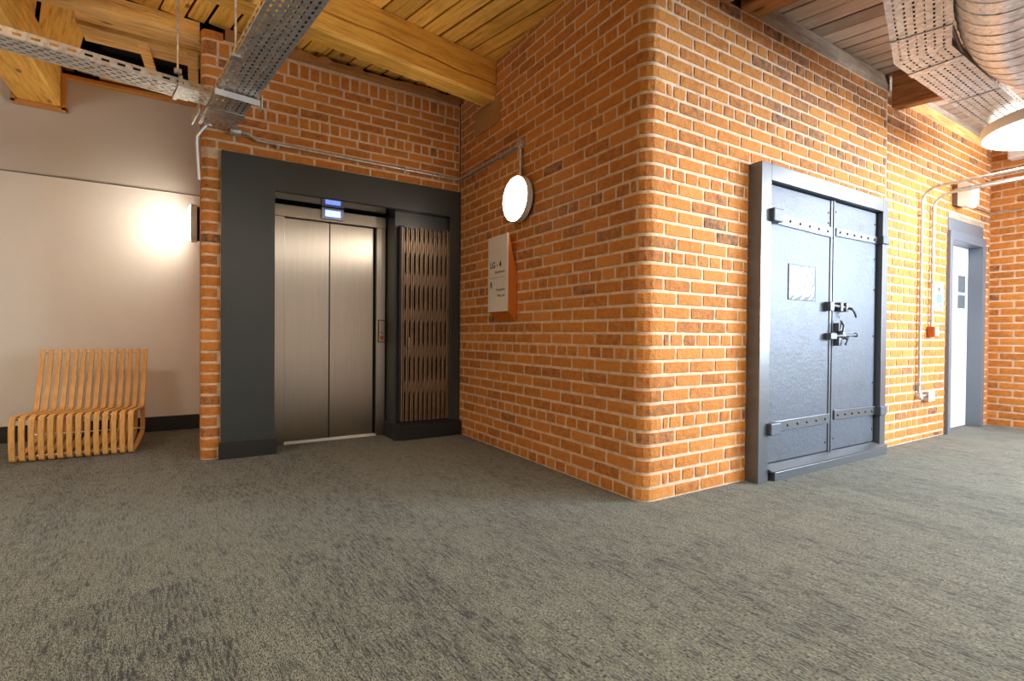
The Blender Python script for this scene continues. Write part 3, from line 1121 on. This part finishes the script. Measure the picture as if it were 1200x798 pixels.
# ------------------------------------------------------------------ far doorway
d1 = thing('door_1', wr(4.9, 0, 0), 'white door standing in a blue grey frame at the far end of the brick wall', 'door')
d1['kind'] = 'structure'
mb = MB(WR)
mb.box(4.385, 4.455, -.03, .16, 0, 2.14)
obj('frame_post', mb, GREY_DOOR_PAINT, d1, bevel=.003)
mb = MB(WR); mb.box(5.30, 5.395, -.03, .16, 0, 2.14)
obj('frame_post', mb, GREY_DOOR_PAINT, d1, bevel=.003)
mb = MB(WR); mb.box(4.455, 5.30, -.03, .16, 2.045, 2.14)
obj('frame_head', mb, GREY_DOOR_PAINT, d1, bevel=.003)
mb = MB(WR); mb.box(4.40, 5.385, -.004, .16, 2.14, 2.275)
obj('transom_panel', mb, plain('grey_panel', (.13, .145, .165, 1), .5), d1, bevel=.002)
mb = MB(WR); mb.box(4.39, 5.39, -.008, .16, 2.275, 2.335)
obj('lintel', mb, OLD_PLATE, d1, bevel=.004)
mb = MB(WR); mb.box(4.46, 5.298, .10, .14, .006, 2.042)
lf = obj('door_leaf', mb, WHITE_DOOR, d1, bevel=.002)
mb = MB(WR)
for a, b in ((1.35, 1.50), (1.53, 1.72)):
    mb.box(4.98, 5.20, .094, .10, a, b)
obj('vision_panel', mb, GLASS_DIM, lf)
mb = MB(WR)
mb.box(4.95, 5.23, .092, .101, 1.32, 1.35); mb.box(4.95, 5.23, .092, .101, 1.50, 1.53); mb.box(4.95, 5.23, .092, .101, 1.72, 1.75)
mb.box(4.95, 4.98, .092, .101, 1.35, 1.72); mb.box(5.20, 5.23, .092, .101, 1.35, 1.72)
obj('panel_bead', mb, WHITE_PLASTIC, lf)

# ------------------------------------------------------------------ lamps
def wall_lamp(loc, ax, r, label):
    t = thing('wall_lamp', loc, label, 'lamp', 'round wall lamps')
    ax = Vector(ax); loc = Vector(loc)
    mb = MB(); mb.lathe(loc, ax, [(0, 0.001), (r * .90, 0.001), (r * .90, .022), (r * .80, .024)], 48)
    obj('back_plate', mb, BLACK, t, smooth=True)
    mb = MB(); mb.lathe(loc, ax, [(r * .86, .022), (r, .024), (r, .072), (r * .97, .076), (r * .95, .072), (r * .95, .03)], 56)
    obj('rim', mb, WHITE_PLASTIC, t, smooth=True)
    prof = [(r * .955, .070)] + [(r * .955 * math.cos(a), .070 + .045 * math.sin(a)) for a in [PI / 2 * k / 8 for k in range(1, 8)]] + [(0, .115)]
    mb = MB(); mb.lathe(loc, ax, prof, 56)
    obj('diffuser', mb, LAMP_GLOW, t, smooth=True)
    return t


wall_lamp((2.233, 3.40, 2.105), (-1, 0, 0), .185, 'round glowing wall lamp on brick above the orange sided sign')
wall_lamp((.004, 5.80, 2.07), (-1, 0, 0), .185, 'round glowing wall lamp seen edge on behind the slim brick pier')


def pendant(loc, r, label, glow_top):
    t = thing('ceiling_lamp', loc, label, 'lamp', 'round ceiling lamps')
    loc = Vector(loc)
    mb = MB(); mb.lathe(loc, (0, 0, 1), [(r * .985, .004), (r, .0), (r * 1.01, .01), (r * 1.01, .085), (r * .97, .095), (0, .095)], 72)
    obj('housing', mb, WHITE_PLASTIC, t, smooth=True)
    mb = MB(); mb.lathe(loc, (0, 0, 1), [(0, .002), (r * .985, .002), (r * .985, .006)], 72)
    obj('diffuser', mb, PENDANT_GLOW, t)
    mb = MB(); mb.lathe(loc, (0, 0, 1), [(r * .90, .096), (r * .90, .10), (0, .10)], 72)
    obj('added_uplight', mb, glow_top, t)  # glowing disc added on the opaque lamp top to brighten the ceiling
    mb = MB(); mb.tube([loc + Vector((0, 0, .098)), loc + Vector((0, 0, 3.428 - loc.z))], .012, 10)
    mb.lathe(loc + Vector((0, 0, 3.40 - loc.z)), (0, 0, 1), [(.012, 0), (.05, .008), (.05, .026)], 20)
    obj('stem', mb, ZINC_DARK, t, smooth=True)
    return t


pendant((5.87, .99, 2.70), .52, 'large round white ceiling lamp below the end of the wide cable tray', TOP_GLOW)
pendant((2.66, .30, 2.64), .50, 'large round ceiling lamp over the corridor near the rounded brick corner', TOP_GLOW_DIM)
pendant((-1.95, 2.85, 2.50), .45, 'large round ceiling lamp at the chair end of the room', TOP_GLOW_WARM)

pendant((.5, -1.1, 2.70), .50, 'large round ceiling lamp over the open carpet facing the lift', TOP_GLOW_DIM)

# ------------------------------------------------------------------ wall sign
sg = thing('wall_sign', (2.18, 3.72, 1.2), 'white fronted direction sign with orange wedge body on brick below the lamp', 'sign')
XS = 2.15
mb = MB()
ya, yb = 3.475, 3.79
mb.prism([(2.234, ya, 1.115), (2.234, ya, 1.53), (XS, ya, 1.838), (XS, ya, 1.20)], (0, yb - ya, 0))
obj('sign_body', mb, ORANGE, sg, bevel=.001)
mb = MB(); mb.box(XS - .012, XS, ya, yb, 1.20, 1.842)
obj('sign_panel', mb, plain('sign_white', (.70, .66, .60, 1), .6, var=.02), sg, bevel=.001)
FT = lambda y, z: face_T((XS - .0125, y, z), (0, -1, 0), (0, 0, 1))
obj('lettering', text_mb('LG - 4', .072, 'LEFT', FT(yb - .035, 1.575), bold=True), INK, sg)
obj('lettering', text_mb('Apartments', .034, 'RIGHT', FT(ya + .035, 1.525)), INK, sg)
mb = MB(); mb.box(XS - .013, XS - .012, ya + .035, yb - .035, 1.485, 1.490)
obj('rule_line', mb, ORANGE, sg)
obj('lettering', text_mb('R', .072, 'LEFT', FT(yb - .035, 1.405), bold=True), INK, sg)
obj('lettering', text_mb('Reception', .034, 'RIGHT', FT(ya + .035, 1.375)), INK, sg)
obj('lettering', text_mb('Way out', .034, 'RIGHT', FT(ya + .035, 1.325)), INK, sg)

# ------------------------------------------------------------------ conduits
def arc_pts(c, a, b, r, n=8):
    """quarter turn from direction a to direction b about the corner point c"""
    c, a, b = Vector(c), Vector(a).normalized(), Vector(b).normalized()
    o = c - a * r + b * r
    return [o + (-b * math.cos(t) + a * math.sin(t)) * r for t in [PI / 2 * k / n for k in range(n + 1)]]


def saddle(mb, p, d, n, r):
    """clip round a pipe at p; d pipe direction, n away from the wall"""
    d, n = Vector(d).normalized(), Vector(n).normalized(); s = d.cross(n)
    mb.obox(Vector(p), d, n, s, .010, r + .003, r + .004)
    mb.obox(Vector(p) - n * (r + .004), d, n, s, .010, .004, r + .018)


cz = 2.56
ct = thing('conduit', (1.3, 4.53, cz), 'thin steel conduit running over the lift to the lamp on brick', 'conduit', 'steel conduits')
mb = MB()
pts = [(.275, 4.515, 2.60), (.33, 4.515, 2.595), (.40, 4.525, cz), (.8, 4.525, cz)] + [(x, 4.535, cz) for x in (1.2, 1.8)] + arc_pts((2.212, 4.535, cz), (1, 0, 0), (0, -1, 0), .06) + [(2.212, 3.9, cz), (2.212, 3.405, cz)]
mb.tube(pts, .0125, 10)
mb.tube([(2.212, 3.40, cz), (2.212, 3.40, 2.285)], .0125, 10)
obj('pipe', mb, ZINC_DARK, ct, smooth=True)
mb = MB()
mb.lathe((2.234, 3.40, cz), (-1, 0, 0), [(.034, 0), (.034, .042), (.028, .045), (0, .045)], 20)
obj('junction_box', mb, ZINC_DARK, ct, smooth=True)
mb = MB()
mb.lathe((.235, 4.525, 2.60), (-1, 0, 0), [(0, -.045), (.028, -.045), (.032, -.03), (.032, .03), (0, .03)], 16)
obj('pipe_gland', mb, ZINC, ct, smooth=True)
for p_, d_, n_ in [((x, 4.53, cz), (1, 0, 0), (0, -1, 0)) for x in (.55, 1.65, 2.0)] + [((2.212, y, cz), (0, 1, 0), (-1, 0, 0)) for y in (4.30, 3.72)]:
    mb = MB(); saddle(mb, p_, d_, n_, .0125)
    obj('clip', mb, ZINC_DARK, ct)

ct = thing('conduit', (-.01, 4.58, 2.3), 'short cranked white conduit down the side of the slim brick pier', 'conduit', 'steel conduits')
mb = MB()
mb.tube([(.05, 4.50, 2.60), (.03, 4.50, 2.575), (-.016, 4.50, 2.50), (-.018, 4.51, 2.44), (-.002, 4.545, 2.18)], .010, 8)
obj('pipe', mb, ALU, ct, smooth=True)
mb = MB(); mb.lathe((.06, 4.50, 2.62), (0, 0, -1), [(0, -.03), (.028, -.03), (.030, .0), (.024, .03), (0, .03)], 16)
obj('pipe_gland', mb, ZINC, ct, smooth=True)

WN = wr(0, 1, 0) - wr(0, 0, 0)


def drop(u, ztop, zbot, ylen, label, R=.13):
    t = thing('conduit', wr(u, .02, zbot), label, 'conduit', 'steel conduits')
    up = Vector((0, 0, 1))
    mb = MB()
    c = wr(u, .022, ztop)
    pts = [wr(u, .022, zbot), wr(u, .022, (zbot + ztop) / 2)] + arc_pts(c, up, WN, R) + [c + WN * ylen]
    mb.tube(pts, .0125, 10)
    obj('pipe', mb, ZINC_DARK, t, smooth=True)
    for f in (.06, .35, .88):
        mb = MB(); saddle(mb, wr(u, .022, zbot + (ztop - zbot) * f), up, WN, .0125)
        obj('clip', mb, ZINC_DARK, t)
    return t


t = drop(3.70, 2.455, .44, 4.8, 'longer vertical steel conduit bending off the brick, running down to the low socket')
mb = MB(); mb.lathe(wr(3.70, 0, .44), WN, [(.036, 0), (.036, .045), (.03, .05), (0, .05)], 20)
mb.lathe(wr(3.73, .022, .44), wr(1, 0, 0) - wr(0, 0, 0), [(.0125, 0), (.0125, .12)], 10)
obj('junction_box', mb, ZINC_DARK, t, smooth=True)
t = drop(3.965, 2.43, 1.11, 4.8, 'shorter vertical steel conduit bending off the brick, running down to the red call point')
t = thing('conduit', wr(4.50, .02, 2.56), 'steel conduit leading off from the white emergency light above the far door', 'conduit', 'steel conduits')
mb = MB()
mb.tube([wr(4.44, .02, 2.55), wr(4.44, .06, 2.56)] + [wr(4.46, .12, 2.565), wr(4.46, 4.8, 2.565)], .0125, 10)
obj('pipe', mb, ZINC_DARK, t, smooth=True)
mb = MB()
pts = [wr(4.92, .02, 2.46), wr(5.3, .015, 2.475), wr(5.56, .015, 2.47)]
pts += [Vector((XF - .02, 1.93 - .1 * k, 2.47 + .012 * math.sin(k * 2.0) - .002 * k)) for k in range(0, 20)]
mb.tube(pts, .007, 6)
tag(obj('cable', mb, ZINC_DARK, smooth=True), 'thin loose cable along the brick from the emergency light round the far corner', 'cable')

# socket, call point, emergency light, notice
t = thing('socket_outlet', wr(3.90, .0, .40), 'small metal socket box low on the brick at the foot of the conduit', 'socket')
mb = MB(WR); mb.box(3.85, 3.98, -.045, .0, .385, .475)
obj('back_box', mb, ZINC_DARK, t, bevel=.004)
mb = MB(WR); mb.box(3.845, 3.985, -.053, -.045, .382, .478)
pl_ = obj('face_plate', mb, ALU, t, bevel=.003)
for a_, b_ in ((3.875, 3.90), (3.925, 3.955)):
    mb = MB(WR); mb.box(a_, b_, -.057, -.053, .417, .443)
    obj('rocker', mb, WHITE_PLASTIC, pl_)
t = thing('fire_call_point', wr(3.965, 0, 1.02), 'small red fire call point box at the foot of the shorter conduit', 'alarm')
mb = MB(WR); mb.box(3.915, 4.015, -.062, .0, 1.02, 1.125)
obj('back_box', mb, RED, t, bevel=.005)
mb = MB(WR); mb.box(3.922, 4.008, -.072, -.062, 1.028, 1.118)
fp = obj('face_plate', mb, ALU, t, bevel=.003)
mb = MB(WR); mb.box(3.945, 3.985, -.0735, -.072, 1.05, 1.09)
obj('press_panel', mb, WHITE_PLASTIC, fp)
t = thing('emergency_light', wr(4.65, 0, 2.4), 'white emergency light fitting on the brick above the far door', 'light')
mb = MB(WR); mb.box(4.50, 4.70, -.04, .0, 2.41, 2.62)
obj('base', mb, plain('grey_base', (.16, .13, .11, 1), .6), t, bevel=.004)
mb = MB(WR)
mb.prism([(4.49, -.04, 2.40), (4.49, -.04, 2.63), (4.49, -.10, 2.64), (4.49, -.16, 2.60), (4.49, -.16, 2.42), (4.49, -.12, 2.38)], (.20, 0, 0))
obj('diffuser', mb, plain('opal', (.85, .86, .86, 1), .3), t, bevel=.008)
t = thing('wall_notice', wr(4.18, 0, 1.29), 'small white paper notice with blue print on brick beside the far door', 'notice')
mb = MB(WR); mb.box(4.075, 4.285, -.006, -.001, 1.285, 1.56)
obj('sheet', mb, PAPER, t)
mb = MB(WR); mb.box(4.12, 4.24, -.0075, -.006, 1.37, 1.46); mb.box(4.20, 4.255, -.0075, -.006, 1.325, 1.36)
obj('print_block', mb, INK_BLUE, t)
mb = MB(WR); mb.box(4.16, 4.20, -.0075, -.006, 1.49, 1.53)
obj('print_mark', mb, INK, t)
t = thing('exit_light', (7.72, 1.55, 2.98), 'small white box light on the far brick wall under the ceiling lamp', 'light')
mb = MB(); mb.box(7.68, 7.825, 1.30, 1.775, 3.03, 3.14)
obj('housing', mb, WHITE_PLASTIC, t, bevel=.008)
mb = MB(); mb.box(7.672, 7.68, 1.32, 1.755, 3.045, 3.125)
obj('lens', mb, plain('clear_opal', (.75, .74, .70, 1), .3), t, bevel=.002)

# ------------------------------------------------------------------ cable trays
def tray_mesh(path, width, mat_flange=.05, unit=.0125, rows=6, seed=1, tone=.5):
    """path: list of centre points (x,y,z) of the underside; slots are left open"""
    mb = MB()
    pts = [Vector(p) for p in path]
    ups = Vector((0, 0, 1))
    # mitred side directions
    sides = []
    for k in range(len(pts)):
        if k == 0: d = pts[1] - pts[0]
        elif k == len(pts) - 1: d = pts[-1] - pts[-2]
        else: d = (pts[k + 1] - pts[k]).normalized() + (pts[k] - pts[k - 1]).normalized()
        d.normalize()
        s = Vector((-d.y, d.x, 0)) if abs(d.z) < .7 else None
        if s is None or s.length < .1:
            s = sides[-1]
        s = s.normalized()
        seg = (pts[k] - pts[k - 1]).normalized() if k else (pts[1] - pts[0]).normalized()
        c = max(.5, abs(Vector((-seg.y, seg.x, 0)).normalized().dot(s))) if abs(seg.z) < .7 else 1
        sides.append(s / c)
    rnd = random.Random(seed)
    nrow = rows * 2 + 1
    for k in range(len(pts) - 1):
        a, b = pts[k], pts[k + 1]
        L = (b - a).length; n = max(2, int(L / unit))
        up = (b - a).normalized().cross((sides[k] + sides[k + 1]).normalized())
        if up.z < 0: up = -up
        idx = {}

        def P(i, v, h=0):
            key = (i, round(v, 5), h)
            if key not in idx:
                t = i / n
                idx[key] = mb.pt(a.lerp(b, t) + sides[k].lerp(sides[k + 1], t) * v * width / 2 + up * h)
            return idx[key]
        vs = [-1 + 2 * q / nrow for q in range(nrow + 1)]
        # thin slot bands between wider solid bands
        bands = []
        pos = -1.0
        sw = .011 / (width / 2)
        gap = (2 - rows * sw) / (rows + 1)
        for q in range(rows):
            bands.append((pos, pos + gap, False)); pos += gap
            bands.append((pos, pos + sw, True)); pos += sw
        bands.append((pos, 1.0, False))
        for bi, (v0, v1, slot) in enumerate(bands):
            for i in range(n):
                if slot and 0 < i < n - 1 and ((i + (2 if (bi // 2) % 2 else 0)) % 4) in (1, 2):
                    continue
                mb.f.append([P(i, v0), P(i + 1, v0), P(i + 1, v1), P(i, v1)])
        for sgn in (-1, 1):
            for i in range(n):
                h0, h1 = 0, mat_flange
                lo, hi = .018, .032
                mb.f.append([P(i, sgn), P(i + 1, sgn), P(i + 1, sgn, lo), P(i, sgn, lo)])
                if i % 6 not in (1, 2, 3):
                    mb.f.append([P(i, sgn, lo), P(i + 1, sgn, lo), P(i + 1, sgn, hi), P(i, sgn, hi)])
                mb.f.append([P(i, sgn, hi), P(i + 1, sgn, hi), P(i + 1, sgn, h1), P(i, sgn, h1)])
                w2 = sgn * (1 - .016 / (width / 2))
                mb.f.append([P(i, sgn, h1), P(i + 1, sgn, h1), P(i + 1, w2, h1), P(i, w2, h1)])
    return mb


def splice(mb, a, b, t, width, wd=.02, drop=.003):
    a, b = Vector(a), Vector(b); d = (b - a).normalized(); s = Vector((-d.y, d.x, 0)).normalized()
    mb.obox(a + d * t + Vector((0, 0, -drop)), d, s, (0, 0, 1), wd / 2, width / 2 + .004, .002)


def cables(t, path, width, n):
    rnd = random.Random(n)
    for k in range(n):
        v = (-.42 + .84 * k / (n - 1)) * width
        r = rnd.uniform(.008, .013)
        pts = []
        for a, b in zip(path, path[1:]):
            d = (b - a).normalized(); s = Vector((-d.y, d.x, 0)).normalized()
            m = max(2, int((b - a).length / .35))
            pts += [a.lerp(b, q / m) + s * (v + rnd.uniform(-.006, .006)) + Vector((0, 0, r + .006)) for q in range(1, m)]
        mb = MB(); mb.tube(pts, r, 7)
        obj('cable', mb, BLACK if k % 3 else SKIRT_PAINT, t, smooth=True)


# narrow tray from the left
tz = 2.60
t = thing('cable_tray', (-1.0, 3.9, tz), 'narrow bright perforated cable tray running in front of the grey wall', 'cable tray', 'cable trays')
A, B = Vector((-3.6, 3.46, tz)), Vector((.055, 4.027, tz))
A = B + (Vector((-.935, 3.853, tz)) - B).normalized() * 3.3
obj('tray', tray_mesh([A, B], .205, rows=5, seed=2), ZINC, t, fixn=False)
for a_, w_ in ((.14, .06), (.60, .012), (1.2, .012)):
    mb = MB(); splice(mb, B, A, a_, .205, w_)
    obj('splice_plate', mb, ZINC, t)
cables(t, [A, B], .205, 7)
# broad dark tray overhead
t = thing('cable_tray', (.3, 3.4, tz), 'wide dark perforated cable tray ending against the brick above the lift', 'cable tray', 'cable trays')
A, B = Vector((.398, 2.585, tz)), Vector((.105, 4.53, tz))
A2 = B + (A - B).normalized() * 5.2
obj('tray', tray_mesh([A2, B], .232, rows=6, seed=3, mat_flange=.055), ZINC, t, fixn=False)
cables(t, [A2, B], .232, 7)
mb = MB()
dd = (B - A).normalized(); ss = Vector((-dd.y, dd.x, 0))
pb = B - dd * .72
mb.obox(pb + Vector((0, 0, -.012)), dd, ss, (0, 0, 1), .03, .135, .003)
mb.obox(pb + dd * -.03 + Vector((0, 0, -.03)), dd, ss, (0, 0, 1), .003, .135, .02)
mb.obox(pb - ss * .145 + Vector((0, 0, -.02)), dd, ss, (0, 0, 1), .045, .003, .045)
obj('support_bracket', mb, ALU, t)
mb = MB()
mb.obox(B - dd * .30 + Vector((0, 0, -.006)), dd, ss, (0, 0, 1), .10, .122, .002)
obj('splice_plate', mb, ZINC, t)
# short stub at the pier
mb = MB()
q = B + Vector((-.09, -.20, 0))
mb.obox(q + Vector((-.04, .0, .0)), dd, ss, (0, 0, 1), .16, .004, .03)
obj('side_stub', mb, ZINC, t)


def rod(x, y, z0, z1, label, w=.24, d=(1, 0, 0)):
    t = thing('hanger_rod', (x, y, z0), label, 'hanger', 'tray hanger rods')
    mb = MB(); mb.tube([(x, y, z0), (x, y, z1)], .006, 8)
    obj('rod', mb, ZINC_DARK, t, smooth=True)
    mb = MB()
    s = Vector(d)
    mb.obox((Vector((x, y, z0 + .0))), s, Vector((-s.y, s.x, 0)), (0, 0, 1), .012, w / 2, .003) if w > .1 else mb.box(x - .02, x + .02, y - .015, y + .015, z0 - .004, z0 + .02)
    obj('clip', mb, ZINC, t)
    return t


r1 = rod(-.118, 3.84, 2.66, 3.43, 'long thin hanger rod holding the narrow tray near the brick pier', .02)
dN = (B - A)  # direction of the broad tray
mb = MB()
tn = (Vector((.055, 4.027, 0)) - Vector((-.935, 3.853, 0))).normalized(); sn = Vector((-tn.y, tn.x, 0))
mb.obox(Vector((-.125, 3.995, 2.592)), tn, sn, (0, 0, 1), .012, .125, .004)
mb.obox(Vector((-.125, 3.995, 2.592)) - sn * .118 + Vector((0, 0, .035)), tn, sn, (0, 0, 1), .012, .003, .035)
obj('tray_bracket', mb, ZINC_DARK, r1)
r2 = rod(.175, 3.30, 2.60, 3.22, 'short hanger rod with beam clamp beside the wide dark tray', .02)
mb = MB()
mb.box(.13, .24, 3.27, 3.31, 3.20, 3.215); mb.box(.13, .145, 3.27, 3.31, 3.215, 3.27); mb.box(.225, .24, 3.27, 3.31, 3.19, 3.25)
mb.box(.145, .20, 3.27, 3.31, 3.255, 3.27)
obj('beam_clamp', mb, ZINC_DARK, r2, bevel=.002)
mb = MB()
mb.box(.15, .20, 3.27, 3.33, 2.585, 2.60)
obj('tray_bracket', mb, ZINC_DARK, r2)

# wide tray along the corridor
t = thing('cable_tray', (4.2, 1.3, 2.85), 'wide perforated cable tray with a bend beside the silver air duct', 'cable tray', 'cable trays')
zt = 2.85
pA = Vector((3.29, 1.125, zt)); pB = Vector((3.985, 1.336, zt)); pC = Vector((6.6, 1.345, zt))
pA = pB + (pA - pB).normalized() * 4.5
obj('tray', tray_mesh([pA, pB, pC], .292, rows=6, seed=4, mat_flange=.055), ZINC, t, fixn=False)
for q_, a_, w_ in ((pC, .25, .07), (pC, 1.0, .012), (pA, .3, .015)):
    mb = MB(); splice(mb, pB, q_, a_, .292, w_)
    obj('splice_plate', mb, ZINC, t)
cables(t, [pA, pB, pC], .292, 9)

# ------------------------------------------------------------------ spiral duct
t = thing('air_duct', (4.2, .8, 2.9), 'large silver spiral air duct hanging beside the wide cable tray', 'duct')
R = .25
axis_pts = [Vector((1.2, .22, 2.955)), Vector((3.80, .865, 2.955))]
d0 = (axis_pts[1] - axis_pts[0]).normalized()
pts = [axis_pts[0] + d0 * k * .1 for k in range(int((axis_pts[1] - axis_pts[0]).length / .1) + 1)]
p = pts[-1]; ang = math.atan2(d0.y, d0.x)
for k in range(12):                       # slow turn along the wall, then away
    ang += math.radians(-13.5 / 12) if k < 6 else math.radians(-2)
    p = p + Vector((math.cos(ang), math.sin(ang), 0)) * .085
    pts.append(p)
for k in range(16):
    ang += math.radians(-80 / 16)
    p = p + Vector((math.cos(ang), math.sin(ang), 0)) * .05
    pts.append(p)
for k in range(20):
    p = p + Vector((math.cos(ang), math.sin(ang), 0)) * .1
    pts.append(p)
DUCT = zinc_mat('duct_steel', (.56, .57, .59), .36, .85)
mb = MB(); mb.tube(pts, R, 40)
obj('duct_body', mb, DUCT, t, smooth=True)
# raised spiral seam
mb = MB()
cum = [0]
for a, b in zip(pts, pts[1:]):
    cum.append(cum[-1] + (b - a).length)
pitch = .125
sp = []
n = int(cum[-1] / pitch * 28)
k = 0
for i in range(n + 1):
    s = cum[-1] * i / n
    while k < len(cum) - 2 and cum[k + 1] < s:
        k += 1
    f = (s - cum[k]) / (cum[k + 1] - cum[k])
    c = pts[k].lerp(pts[k + 1], f)
    d = (pts[k + 1] - pts[k]).normalized()
    b1 = Vector((0, 0, 1)); b2 = d.cross(b1)
    a = 2 * PI * s / pitch
    sp.append(c + (b1 * math.cos(a) + b2 * math.sin(a)) * (R + .001))
mb.tube(sp, .0035, 5)
obj('spiral_seam', mb, DUCT, t, smooth=True)

# ------------------------------------------------------------------ slatted lounge chair
ch = thing('lounge_chair', (-.83, 5.45, 0), 'slatted bent wood lounge chair of golden strips against the white wall', 'chair')
side = Vector((1, -.045, 0)).normalized(); dep = Vector((.075, 1, 0)).normalized()
org = Vector((-.832, 5.115, 0))


def smooth_path(ctrl, it=3):
    pts = [Vector((0, y, z)) for y, z in ctrl]
    for _ in range(it):
        new = [pts[0]]
        for a, b in zip(pts, pts[1:]):
            new += [a.lerp(b, .25), a.lerp(b, .75)]
        new.append(pts[-1]); pts = new
    return pts


loop = [(.66, .845), (.615, .70), (.56, .52), (.525, .40), (.50, .335), (.44, .325), (.25, .335), (.10, .345), (.03, .345), (.008, .31), (.0, .20), (.012, .06), (.02, .016), (.07, .012), (.22, .020), (.40, .06), (.50, .095), (.53, .13), (.535, .24), (.52, .315)]
prof = smooth_path(loop, 2)
NS = 14
first = None
for k in range(NS):
    off = (k - (NS - 1) / 2) * (.715 / (NS - 1))
    if first is None:
        mb = MB(); mb.tone = .5
        mb.strip([org + dep * p.y + Vector((0, 0, p.z)) + side * off for p in prof], side, .035, .020)
        first = obj('slat', mb, CHAIR_WOOD, ch, bevel=.003)
        base_off = off
    else:
        c = first.copy(); link(c); c.parent = ch
        c.location = first.location + side * (off - base_off)
for (y, z) in ((.648, .815), (.495, .318), (.06, .325), (.035, .045), (.515, .13)):
    mb = MB()
    c = org + dep * y + Vector((0, 0, z))
    mb.tube([c - side * .375, c + side * .375], .007, 8)
    obj('cross_rod', mb, ZINC_DARK, ch, smooth=True)
